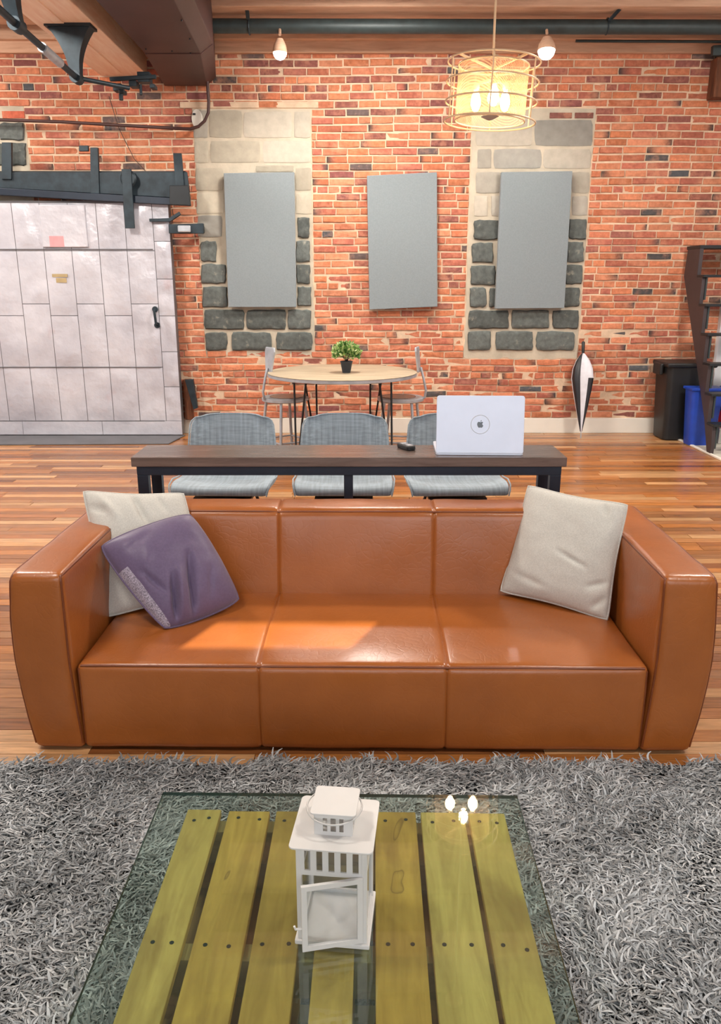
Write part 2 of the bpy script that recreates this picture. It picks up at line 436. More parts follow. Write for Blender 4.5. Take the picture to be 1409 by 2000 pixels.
def vis(s0, s1, z):
    a = proj((s0, WY, z)); b = proj((s1, WY, z + CZ))
    if b[0] < 0 or a[0] > 1409 or b[1] < 60: return 0
    w = min(b[0], 1409) - max(a[0], 0); cx = (a[0] + b[0]) / 2; cy = (a[1] + b[1]) / 2
    for (x0, y0, x1, y1) in ((430, 330, 585, 605), (712, 335, 858, 606), (965, 332, 1122, 605), (0, 330, 362, 900), (130, 0, 425, 175), (855, 770, 1030, 900), (1288, 690, 1409, 900), (1330, 475, 1409, 900), (525, 705, 815, 760), (880, 100, 1050, 245), (1110, 660, 1165, 860)):
        if x0 < cx < x1 and y0 < cy < y1: return 0
    return w * (a[1] - b[1])
brows.sort(key=lambda t: -vis(*t))
rest = MB()
for i, t in enumerate(brows):
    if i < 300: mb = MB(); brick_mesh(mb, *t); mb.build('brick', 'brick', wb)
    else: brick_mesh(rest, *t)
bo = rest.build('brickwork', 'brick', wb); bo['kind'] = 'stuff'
# plaster beds of the openings
def slab(h, name, zlo=None):
    a, b, c, d = h; N = 26; jr = random.Random(int(a * 100)); pts = []
    for k in range(N): pts.append((a + (b - a) * k / N, c + jr.uniform(-.018, .012)))
    for k in range(N): pts.append((b + jr.uniform(-.012, .006), c + (d - c) * k / N))
    for k in range(N // 2): pts.append((b + (a - b) * k / (N // 2), d + jr.uniform(-.004, .004)))
    for k in range(N): pts.append((a + jr.uniform(-.006, .012), d + (c - d) * k / N))
    o = MB().prism([(x, WY + .02, zz) for x, zz in pts], (0, -.016, 0)).build(name, 'plaster', wb, label='pale mortar bed of a bricked-up window'); return o
slab(OL, 'infill'); slab(OR, 'infill')
slab((OF[0], OF[1], OF[2], OF[3]), 'infill')
def block(x0, y0, x1, y1, dark):
    a = P(x0, y1, WY); b = P(x1, y1, WY); c = P(x1, y0, WY); d = P(x0, y0, WY)
    n = 5; ring = []
    q = [a, b, c, d]
    for e in range(4):
        p0, p1 = q[e], q[(e + 1) % 4]
        for k in range(n): ring.append(p0.lerp(p1, k / n))
    cen = (a + b + c + d) / 4; jr = .006 if dark else .003
    for i, p in enumerate(ring):
        f = .86 if i % n == 0 else 1.0
        if i % n == 0: p = cen + (p - cen) * .955
        ring[i] = Vector((p.x + brnd.uniform(-jr, jr), 0, p.z + brnd.uniform(-jr, jr)))
    N = len(ring); pr = .022 if dark else .007
    base = WY + .004; vs = [(p.x, base + .01, p.z) for p in ring] + [(p.x, base - pr * .55, p.z) for p in ring]
    vs += [(cen.x + (p.x - cen.x) * .93, base - pr + brnd.uniform(-.002, .002), cen.z + (p.z - cen.z) * .9) for p in ring]
    vs += [(cen.x + (p.x - cen.x) * .5, base - pr + brnd.uniform(-.003, .003), cen.z + (p.z - cen.z) * .5) for p in ring] + [(cen.x, base - pr, cen.z)]
    fs = []
    for s in range(3):
        for k in range(N): fs.append((s * N + k, s * N + (k + 1) % N, (s + 1) * N + (k + 1) % N, (s + 1) * N + k))
    for k in range(N): fs.append((3 * N + k, 3 * N + (k + 1) % N, 4 * N))
    c = lin((94, 99, 97)) if dark else lin(brnd.choice([(172, 165, 152), (160, 155, 145), (176, 168, 152), (152, 149, 142)]))
    k = brnd.uniform(.8, 1.2); mb = MB(); mb.color([v * k for v in c[:3]]); mb.add(vs, fs)
    mb.build('stone', 'stone' if dark else 'stone_pale', wb, smooth=45)
LEFT_PALE = [(378, 216, 406, 269), (409, 216, 473, 269), (476, 218, 570, 269), (575, 218, 606, 269), (380, 275, 407, 318), (411, 275, 508, 318), (514, 275, 607, 318), (382, 328, 436, 372), (384, 376, 438, 417), (386, 421, 434, 463), (500, 323, 574, 336), (577, 328, 608, 372), (578, 376, 609, 418)]
LEFT_DARK = [(582, 425, 604, 464), (579, 470, 606, 511), (580, 516, 606, 554), (582, 560, 608, 598), (392, 471, 423, 511), (394, 516, 441, 554), (396, 560, 444, 600), (399, 605, 477, 643), (482, 605, 558, 643), (563, 605, 608, 643), (402, 649, 444, 684), (453, 649, 530, 684), (540, 649, 610, 684)]
RIGHT_PALE = [(930, 232, 1040, 285), (1045, 234, 1158, 285), (933, 291, 960, 329), (965, 291, 1058, 329), (1062, 291, 1154, 329), (930, 336, 978, 377), (927, 382, 953, 422), (960, 382, 980, 422), (1118, 336, 1152, 377), (1118, 383, 1148, 421)]
RIGHT_DARK = [(926, 430, 976, 468), (922, 474, 963, 513), (920, 518, 968, 557), (918, 562, 950, 600), (956, 563, 970, 600), (1112, 428, 1145, 468), (1108, 472, 1140, 512), (1105, 517, 1137, 555), (1100, 562, 1132, 599), (916, 606, 994, 642), (999, 606, 1073, 642), (1080, 606, 1130, 642), (914, 647, 959, 684), (968, 647, 1041, 684), (1048, 647, 1122, 684)]
FAR = [(-60, 240, -5, 275), (0, 240, 47, 274), (-60, 280, 15, 322), (20, 279, 51, 323)]
for L_, d_ in ((LEFT_PALE, False), (LEFT_DARK, True), (RIGHT_PALE, False), (RIGHT_DARK, True), (FAR, True)):
    for q in L_: block(*q, d_)
for x0, x1 in ((1074, 1118), (1123, 1160)):           # two bricks showing above the right infill
    a = P(x0, 231, WY); b = P(x1, 220, WY); mb = MB(); mb.color(lin((128, 84, 76))[:3]); mb.box(a.x, b.x, WY - .004, WY + .01, a.z, b.z); mb.build('brick', 'brick', wb, bevel=.003)
for x0, x1, col in ((5, 47, (196, 104, 80)),):
    a = P(x0, 231, WY); b = P(x1, 217, WY); mb = MB(); mb.color(lin(col)[:3]); mb.box(a.x, b.x, WY - .004, WY + .01, a.z, b.z); mb.build('brick', 'brick', wb, bevel=.003)
# pale lintel over the left infill
a = P(352, 211, WY); b = P(622, 199, WY); MB().box(a.x, b.x, WY - .004, WY + .015, a.z, b.z).build('lintel', 'mortar', wb, bevel=.003)
# baseboard
a = P(352, 845, WY); b = P(1286, 816, WY)
struct(MB().box(DOOR_R - .1, 3.56, WY - .022, WY + .02, 0, .152).build('baseboard_back', 'white', bevel=.003))
# white drywall return on the right
struct(MB().box(3.56, 4.25, WY - .05, WY + .02, 0, 3.6).build('wall_return', 'wall_white')).name = 'trim_3'

# ---- ceiling timbers
def beam(x0, x1, y0, y1, z0, z1, mat, name='beam', bev=.006): return MB().box(x0, x1, y0, y1, z0, z1).build(name, mat, ce, bevel=bev)
beam(-5.2, 4.25, WY - .05, WY + .02, P(700, 103, WY - .05).z, P(700, 79, WY - .05).z, 'joist', 'ledger_board')
beam(-5.2, 4.25, WY - .12, WY + .02, P(700, 76, WY - .12).z, 3.96, 'joist', 'ledger_board')
JZ = 3.635
for yy in (7.3, 6.35, 5.4, 4.45, 3.5, 2.55, 1.6, .65): beam(-5.2, 4.25, yy, yy + (.48 if yy == 7.3 else .22), JZ, 3.96, 'joist', 'joist')
# heavy timber running away from the camera, left
beam(-2.38, -1.95, 2.0, WY + .01, 3.31, JZ + .02, 'timber', 'timber')
beam(-2.37, -2.16, 2.0, WY - .1, 3.303, 3.311, 'timber', 'board', 0)
# heating duct, dropping to the wall
def Q(px, py, z): return PZ(px, py, z)
d0l, d0r = Q(187, 0, 3.24), Q(340, 0, 3.24); d1l, d1r = Q(283, 104, 3.24), Q(392, 104, 3.24)
d2l, d2r = P(322, 167, WY - .03), P(404, 167, WY - .03)
def ext(a, b, k): return a + (a - b) * k
n_l, n_r = ext(d0l, d1l, 1.6), ext(d0r, d1r, 1.2); n_r.y = n_l.y
dt = thing('duct', 'big brown box duct beside the timber, dropping to the brick wall', 'duct', (0, 0, 0))
def sect(l, r, dz, ch=.10, top=JZ - .003): return [Vector((l.x, l.y, l.z + dz)), Vector((r.x, r.y, r.z + dz)), Vector((r.x + ch * 1.0, r.y, r.z + .07 + dz)), Vector((r.x + ch * 1.0, r.y, top)), Vector((l.x, l.y, top))]
secs = [sect(n_l, n_r, 0), sect(d0l, d0r, 0), sect(d1l, d1r, 0), sect(d2l, d2r, 0, .085)]
def loft(secs):
    mb = MB(); n = len(secs[0]); vs = [p for s in secs for p in s]; fs = [tuple(range(n - 1, -1, -1)), tuple((len(secs) - 1) * n + k for k in range(n))]
    for i in range(len(secs) - 1):
        for k in range(n): fs.append((i * n + k, i * n + (k + 1) % n, (i + 1) * n + (k + 1) % n, (i + 1) * n + k))
    return mb.add(vs, fs)
loft(secs[:3]).build('casing', 'duct', dt, bevel=.004); loft([sect(d1l, d1r, -.006, .102), sect(d2l, d2r, -.004, .088)]).build('end_boot', 'duct', dt, bevel=.004)
for px, py in ((285, 96), (336, 100), (371, 76), (355, 40), (372, 104)):
    p = Q(px, py, 3.235); MB().lathe([(.006, -.006), (.006, .004)], 8, p).build('screw', 'black', dt)
# green pipe under the joists
pp = thing('sprinkler_pipe', 'long dark green pipe under the joists, right across the picture top', 'pipe')
pz = P(700, 50, 7.5).z
MB().tube([(P(375, 50, 7.5).x - .9, 7.5, pz), (4.2, 7.5, pz - .015)], .056, 16).build('pipe', 'pipe', pp, smooth=40)
for px in (487, 1186):
    X = P(px, 50, 7.5).x; mb = MB()
    mb.tube([(X, 7.5 + .06 * math.cos(a), pz - .006 + .06 * math.sin(a)) for a in [k * math.pi / 8 for k in range(16)]], .006, 6, True)
    if px == 487: mb.bar((X, 7.44, pz + .03), (X - .005, 7.30, JZ + .14), .03, .012)
    else: mb.bar((X, 7.44, pz + .02), (X + .22, 7.22, JZ + .17), .035, .012)
    mb.build('hanger', 'iron', pp)
a = P(1125, 80, 7.9); b = P(1409, 82, 7.9)
mb = MB().tube([(a.x, 7.9, a.z), (b.x + .9, 7.9, a.z - .01)], .012, 8); mb.bar((P(1392, 95, 7.9).x, 7.9, P(1392, 95, 7.9).z - .02), (4.2, 7.9, a.z - .02), .05, .08)
tag(mb.build('conduit', 'pipe'), 'thin dark conduit with a junction below the green pipe, top right', 'conduit')

# old line shaft on black hangers
sh = thing('line_shaft', 'old steel shaft hanging below the timber, upper left corner', 'shaft')
s0, s1, s2, s3 = P(-30, -8, 5.0), P(30, 46, 5.4), P(150, 152, 6.63), P(252, 172, 6.97)
MB().tube([s0, s1, s2], .022, 12).build('rod', 'iron', sh, smooth=40)
MB().tube([s2, s3], .016, 10).build('rod', 'iron', sh, smooth=40)
c0, c1 = s1.lerp(s2, .38), s1.lerp(s2, .68)
MB().tube([c0, c1], .031, 12).build('coupling', 'steelgrey', sh, smooth=40)
def corbel(top, bot, w, name='hanger'):
    mb = MB(); N = 10; secs = []
    for k in range(N + 1):
        t = k / N; f = (1 - t) ** 2.2 * .8 + .2 * (1 - t) + .22 * t; zz = top.z + (bot.z - top.z) * t; yy = top.y + (bot.y - top.y) * t; xx = top.x + (bot.x - top.x) * t
        hw = w * f; dd = .06 * (1 - .4 * t); secs.append([Vector((xx + a * hw, yy + b * dd, zz)) for a, b in ((-1, -1), (1, -1), (1, 1), (-1, 1))])
    n = 4; vs = [p for s in secs for p in s]; fs = [(3, 2, 1, 0), tuple(N * 4 + k for k in range(4))]
    for i in range(N):
        for k in range(n): fs.append((i * n + k, i * n + (k + 1) % n, (i + 1) * n + (k + 1) % n, (i + 1) * n + k))
    mb.add(vs, fs); mb.box(top.x - w, top.x + w, top.y - .08, top.y + .08, top.z - .02, top.z)
    mb.tube([(bot.x, bot.y - .05, bot.z), (bot.x, bot.y + .05, bot.z)], .042, 12); return mb.build(name, 'iron', sh, smooth=35)
tp = PZ(142, 54, 3.31); tp.y = 6.62; corbel(Vector((tp.x, 6.62, 3.31)), s2, .17)
corbel(Vector((s1.x - .02, 5.3, 3.36)), s1.lerp(s2, .02), .16)
mb = MB()                                       # valve bits at the end of the timber
for px, py, w_ in ((232, 172, .035), (262, 165, .03), (283, 152, .05), (300, 170, .02), (240, 180, .02)):
    p = P(px, py, 7.2); mb.box(p.x - w_, p.x + w_, 7.15, 7.25, p.z - w_ * .8, p.z + w_ * .7)
p = P(236, 183, 7.18); mb.tube([p, p + Vector((0, 0, -.05))], .018, 8); p = P(276, 186, 7.18); mb.tube([p + Vector((0, 0, .08)), p], .012, 8)
a, b = P(215, 155, 7.15), P(305, 150, 7.15); mb.bar(a, b, .03)
mb.build('clamp', 'iron', sh, bevel=.004)
# black conduit curving on the wall
Yc = 7.97
pts = [P(-40, 233, Yc), P(120, 238, Yc), P(260, 246, Yc), P(350, 251, Yc)] + [P(372, 252, Yc), P(388, 247, Yc), P(400, 236, Yc), P(407, 220, Yc), P(408, 200, Yc), P(406, 175, Yc), P(405, 150, Yc)]
tag(MB().tube(pts, .014, 8).build('conduit', 'duct', smooth=60), 'dark conduit bending down from the brown duct along the left wall', 'conduit')
cpl = P(385, 232, WY - .015); n = 20; ring = [(cpl.x + .05 * math.cos(2 * math.pi * k / n), WY + .0, cpl.z + .082 * math.sin(2 * math.pi * k / n)) for k in range(n)]
cv = thing('cover_plate', 'white oval cover plate behind the bent conduit', 'plate', (0, 0, 0)); fixn(MB().prism(ring, (0, -.02, 0)).build('plate', 'white', cv, bevel=.004)); MB().box(cpl.x - .035, cpl.x - .01, WY - .03, WY - .018, cpl.z + .03, cpl.z + .045).build('knob', 'black', cv)
tag(MB().tube([P(213, 188, 8.05), P(232, 250, 8.04), P(262, 310, 8.03), P(285, 335, 8.02), P(304, 360, 7.97)], .0035, 6).build('cable', 'cable'), 'thin brown cable drooping to the door track', 'cable')
# wood stub at the upper right
p0, p1 = P(1398, 113, 8.0), P(1425, 192, 8.0)
tag(MB().box(p0.x, p1.x, 7.95, WY, p1.z, p0.z).build('wood_block', 'oldwood', bevel=.008), 'rough wooden block fixed to the brick at the upper right edge', 'block')

# ================================================================== SLIDING FIRE DOOR
DY = 7.90
dl, dr = -4.9, P(344, 640, DY).x
ztop = P(200, 392, DY).z; zbot = .018
door = struct(MB().box(dl, dr, DY, DY + .09, zbot, ztop).build('door_1', 'concrete'))
drn = random.Random(5)
colX = []; x = dr - .155
edges = [dr, x]
while x > dl: x -= .262; edges.append(max(x, dl))
zr = [P(200, v, DY).z for v in (845, 822, 717, 604, 490, 396)]
def sheet_piece(x0, x1, z0, z1):
    nx, nz = 7, 9; mb = MB(); vs = []; ph = drn.uniform(0, 99)
    for j in range(nz):
        for i in range(nx):
            u, v = i / (nx - 1), j / (nz - 1); x, z = x0 + (x1 - x0) * u, z0 + (z1 - z0) * v
            e = min(u, 1 - u, v, 1 - v); q = min(1, e * 6)
            d = .004 + q * (.006 + .020 * mnoise.noise(Vector((x * 5 + ph, z * 4, ph))) + .007 * mnoise.noise(Vector((x * 14, z * 13, ph))))
            vs.append((x, DY - max(.001, d), z))
    b = len(vs); vs += [(x0, DY + .01, z0), (x1, DY + .01, z0), (x1, DY + .01, z1), (x0, DY + .01, z1)]
    fs = [(j * nx + i, j * nx + i + 1, (j + 1) * nx + i + 1, (j + 1) * nx + i) for j in range(nz - 1) for i in range(nx - 1)]
    fs += [tuple([b, b + 1] + [i for i in range(nx - 1, -1, -1)]), tuple([b + 2, b + 3] + [(nz - 1) * nx + i for i in range(nx)]),
           tuple([b + 3, b] + [j * nx for j in range(nz)]), tuple([b + 1, b + 2] + [j * nx + nx - 1 for j in range(nz - 1, -1, -1)])]
    mb.add(vs, fs); mb.build('metal_sheet', 'sheet', door, smooth=40)
for i in range(len(edges) - 1):
    x1, x0 = edges[i], edges[i + 1]
    if x1 - x0 < .02: continue
    sh_ = drn.uniform(-.03, .03) if i else 0
    rws = [zr[1], zr[2], zr[3] + (.05 if i % 2 else -.06), zr[4], zr[5]] if i else [zr[0], zr[2] - .2, zr[2] + .1, zr[3] + .05, zr[4] + .1, zr[5]]
    if i == 0: rws = [zr[1]] + [zr[1] + (zr[5] - zr[1]) * k / 6 for k in range(1, 7)]
    g = .003
    for k in range(len(rws) - 1): sheet_piece(x0 + g, x1 - g, rws[k] + g, rws[k + 1] - g)
xs = dr
while xs > dl:
    x0 = max(dl, xs - .8); MB().box(x0 + .002, xs - .002, DY - .012, DY, zbot + .002, zr[1] - .002).build('kick_strip', 'sheet', door); xs -= .8
for v in (717, 822, 487):
    zz = P(200, v, DY).z; MB().box(dl, dr - .17, DY - .012, DY, zz - .004, zz + .004).build('seam', 'concrete', door)
# handle, plates, straps on the door
h0, h1 = P(304, 604, DY), P(308, 635, DY)
mb = MB().tube([(h0.x, DY - .012, h0.z), (h0.x, DY - .06, h0.z - .015), (h1.x, DY - .06, h1.z + .015), (h1.x, DY - .012, h1.z)], .012, 10)
for h in (h0, h1): mb.lathe([(.028, 0), (.028, .012)], 16, (h.x, DY - .012, h.z), True, Matrix.Rotation(R(90), 3, 'X'))
mb.build('handle', 'iron', door, smooth=40, label='black pull handle')
a, b = P(84, 483, DY - .02), P(165, 400, DY - .02); MB().box(a.x, b.x, DY - .03, DY - .008, a.z, b.z).build('plate', 'sheet', door, bevel=.008)
M['faded_red'] = plain('faded_red_sticker', (206, 150, 154), .5, 0, .1); M['label_tan'] = plain('tan_label', (170, 150, 110), .6, 0, .1)
a, b = P(98, 482, DY - .03), P(124, 461, DY - .03); MB().box(a.x, b.x, DY - .032, DY - .029, a.z, b.z).build('sticker', 'faded_red', door, label='faded red sticker')
a, b = P(102, 541, DY - .02), P(131, 535, DY - .02); mb = MB().box(a.x, b.x, DY - .02, DY - .008, a.z, b.z); a, b = P(110, 552, DY - .02), P(129, 543, DY - .02); mb.box(a.x, b.x, DY - .018, DY - .008, a.z, b.z); mb.build('sticker', 'label_tan', door, label='small tan label')
# track
tr = thing('door_track', 'black iron sliding track sloping above the grey door', 'track')
TY = 7.88
def quad(pts, Y, t=.02):
    return [(P(x, y, Y).x, Y, P(x, y, Y).z) for x, y in pts]
fixn(MB().prism(quad([(-260, 336), (365, 336), (372, 388), (-260, 352)], TY), (0, .03, 0)).build('rail', 'iron', tr, bevel=.004))
fixn(MB().prism(quad([(-260, 352), (368, 388), (368, 402), (-260, 366)], TY - .045), (0, .06, 0)).build('rail', 'navy', tr, bevel=.004))
fixn(MB().prism(quad([(-260, 334), (362, 334), (362, 345), (-260, 345)], TY + .035), (0, .1, 0)).build('header', 'plastic_black', tr))
for pts in ([(3, 278), (22, 278), (22, 350), (3, 350)], [(176, 288), (191, 288), (194, 378), (177, 378)], [(154, 284), (172, 284), (172, 295), (154, 295)], [(338, 299), (354, 299), (360, 368), (343, 368)]):
    fixn(MB().prism(quad(pts, TY - .02), (0, .035, 0)).build('bracket', 'iron', tr, bevel=.003))
fixn(MB().prism(quad([(331, 362), (368, 362), (372, 402), (331, 400)], TY - .07), (0, .05, 0)).build('end_stop', 'black', tr, bevel=.006))
hk = fixn(MB().prism(quad([(237, 330), (256, 330), (263, 446), (244, 446)], DY - .11), (0, .02, 0)).build('hanger_strap', 'iron', door, bevel=.003))
p = P(248, 348, DY - .13); MB().lathe([(.06, 0), (.075, .015), (.06, .03)], 20, (p.x, DY - .07, p.z), True, Matrix.Rotation(R(90), 3, 'X')).build('roller', 'iron', door, smooth=40)
# latch pieces at the door edge
lt = thing('latch_bracket', 'short black iron bar on the brick beside the door edge', 'bracket')
fixn(MB().prism(quad([(329, 438), (397, 436), (397, 456), (330, 456)], 7.86), (0, .05, 0)).build('bar', 'iron', lt, bevel=.004))
p = P(362, 447, 7.84); MB().box(p.x - .07, p.x + .05, 7.83, 7.862, p.z - .03, p.z + .03).build('pin', 'steelgrey', lt, bevel=.01); p = P(390, 446, 7.9); MB().box(p.x - .02, p.x + .01, 7.89, WY + .01, p.z - .03, p.z + .03).build('foot', 'iron', lt)
lt = thing('latch_hook', 'small black hook under the end of the door track', 'hook')
fixn(MB().prism(quad([(291, 427), (330, 426), (350, 413), (353, 419), (332, 433), (292, 433)], 7.85), (0, .03, 0)).build('hook', 'iron', lt, bevel=.003))
lt = thing('floor_bracket', 'black iron door guide on old wood beside the door bottom', 'bracket')
fixn(MB().prism(quad([(361, 742), (377, 741), (386, 797), (378, 800)], 7.95), (0, .05, 0)).build('plate', 'iron', lt, bevel=.003))
p0, p1 = P(357, 742, 8.0), P(372, 818, 8.0); MB().box(p0.x, p1.x + .02, 8.0, WY + .005, .15, p0.z).build('post', 'oldwood', lt, bevel=.006)
# threshold
a = PZ(-60, 850, .01); b = PZ(356, 850, .01)
fixn(tag(MB().prism([(-4.9, 7.92, 0), (dr + .02, 7.92, 0), (PZ(330, 868, 0).x, PZ(330, 868, 0).y, 0), (-4.9, PZ(330, 872, 0).y, 0)], (0, 0, .012)).build('threshold', 'concrete', bevel=.004), 'flat grey metal threshold on the floor below the grey door', 'threshold'))

# ================================================================== WALL PANELS
def wall_panel(cs, label, th=.055):
    Yf = WY - .085; p = [P(x, y, Yf) for x, y in cs]; o = MB().prism([tuple(q) for q in p], (0, th, 0)); t = thing('acoustic_panel', label, 'panel', (0, 0, 0), 0, 'acoustic panels on the brick wall')
    fixn(o.build('fabric', 'panel_grey', t, bevel=.005)); c = sum(p, Vector()) / 4
    MB().box(c.x - .2, c.x + .2, Yf + th, WY - .011, c.z + .2, c.z + .24).build('cleat', 'oldwood', t)
wall_panel([(446, 600), (579, 600), (575, 336), (437, 338)], 'grey fabric panel over the left bricked-up window')
wall_panel([(722, 605), (855, 599), (854, 336), (717, 343)], 'slightly crooked grey fabric panel on bare brick between the others')
wall_panel([(968, 603), (1103, 602), (1119, 334), (980, 336)], 'grey fabric panel over the right bricked-up window')

# ================================================================== LAMPS
def can(px, py, aim, e, r, label):
    Y = 7.42; c = P(px, py, Y); t = thing('ceiling_spotlight', label, 'lamp', (c.x, c.y, c.z), 0, 'ceiling spotlights'); d = (Vector(aim) - c).normalized()
    m = d.to_track_quat('-Z', 'Y').to_matrix()
    MB().lathe([(r * 1.0, -.004), (r * 1.04, .004), (r * .9, .05), (r * .45, .10)], 24, (0, 0, 0), True, m).build('housing', 'joist', t, smooth=40)
    MB().lathe([(r * .25, -r * .98), (r * .6, -r * .82), (r * .86, -r * .5), (r * .98, -r * .1), (r * .98, -.005)], 24, (0, 0, 0), True, m).build('bulb', 'lamp_face', t, smooth=60)
    MB().tube([m @ Vector((0, 0, .13)), (0, .05, pz - c.z - .03)], .012, 8).build('stem', 'joist', t)
    light('SPOT', 'spot', c + d * (r * 1.1), e, (1, .91, .80), aim, spot_size=R(150), spot_blend=.7, shadow_soft_size=.05)
can(547, 102, (-.75, 7.35, 0), 30, .058, 'white spotlight below the green pipe above the left panel')
can(1068, 98, (1.55, 6.9, 0), 34, .072, 'glowing white spotlight near the cage pendant, above the right panel')

PC = P(961, 181, 4.39)
pd = thing('pendant_lamp', 'tan wire cage pendant lamp with a mesh drum and glowing bulbs', 'lamp', PC)
tm = Matrix.Rotation(R(2.5), 3, 'Y'); RO, RI, H2 = .228, .174, .135
for k in range(4):
    z_ = -H2 + k * 2 * H2 / 3
    MB().tube([tm @ Vector((RO * math.cos(a), RO * math.sin(a), z_)) for a in [2 * math.pi * i / 48 for i in range(48)]], .0042, 6, True).build('hoop', 'tan_metal', pd, smooth=60)
for k in range(6):
    a = 2 * math.pi * (k + .35) / 6; MB().tube([tm @ Vector((RO * math.cos(a), RO * math.sin(a), -H2)), tm @ Vector((RO * math.cos(a), RO * math.sin(a), H2))], .0038, 6).build('bar', 'tan_metal', pd)
mb = MB().lathe([(RI, -H2 + .005), (RI, H2 - .015)], 48, (0, 0, 0), False, tm); mb.build('mesh_shade', 'shade', pd, smooth=60)
for z_ in (-H2 + .005, H2 - .015): MB().tube([tm @ Vector((RI * math.cos(a), RI * math.sin(a), z_)) for a in [2 * math.pi * i / 40 for i in range(40)]], .004, 6, True).build('shade_rim', 'tan_metal', pd, smooth=60)
mb = MB()
for k in range(4):
    a = math.pi * k / 2 + .6; mb.bar(tm @ Vector((0, 0, H2 - .03)), tm @ Vector((RO * math.cos(a), RO * math.sin(a), H2)), .009)
mb.build('spider', 'tan_metal', pd)
MB().tube([tm @ Vector((0, 0, H2 - .09)), tm @ Vector((0, 0, H2 + .01)), (0, 0, H2 + .06), (0, 0, 3.96 - PC.z - .02)], [.009, .009, .006, .006], 8).build('stem', 'tan_metal', pd)
MB().lathe([(.06, 3.94 - PC.z), (.06, 3.96 - PC.z)], 20).build('canopy', 'tan_metal', pd, smooth=40)
MB().lathe([(.045, -.004), (.012, -.02)], 16, tm @ Vector((0, 0, -H2 + .03)), True).build('hub', 'steelgrey', pd, smooth=40)
for k in range(3):
    a = 2 * math.pi * k / 3 + .5; bx, by = .085 * math.cos(a), .085 * math.sin(a)
    MB().lathe([(.016, .055), (.018, .03), (.014, .02)], 12, (bx, by, 0)).build('socket', 'tan_metal', pd, smooth=40)
    b = MB().lathe([(.013, .02), (.026, -.01), (.031, -.045), (.022, -.075), (.004, -.086)], 16, (bx, by, 0)).build('bulb', 'bulb_glass', pd, smooth=60)
    MB().lathe([(.013, .012), (.023, -.02), (.025, -.045), (.013, -.074)], 12, (bx, by, 0)).build('filament', 'filament', b, smooth=60)
    light('POINT', 'bulb_light', PC + Vector((bx, by, -.03)), 3.0, (1, .84, .64), shadow_soft_size=.03)
mb = MB(); mb.bar((.085 * math.cos(.5), .085 * math.sin(.5), .05), (0, 0, .055), .01)
for k in (1, 2): mb.bar((.085 * math.cos(.5 + 2.094 * k), .085 * math.sin(.5 + 2.094 * k), .05), (0, 0, .055), .01)
mb.build('arm', 'tan_metal', pd)

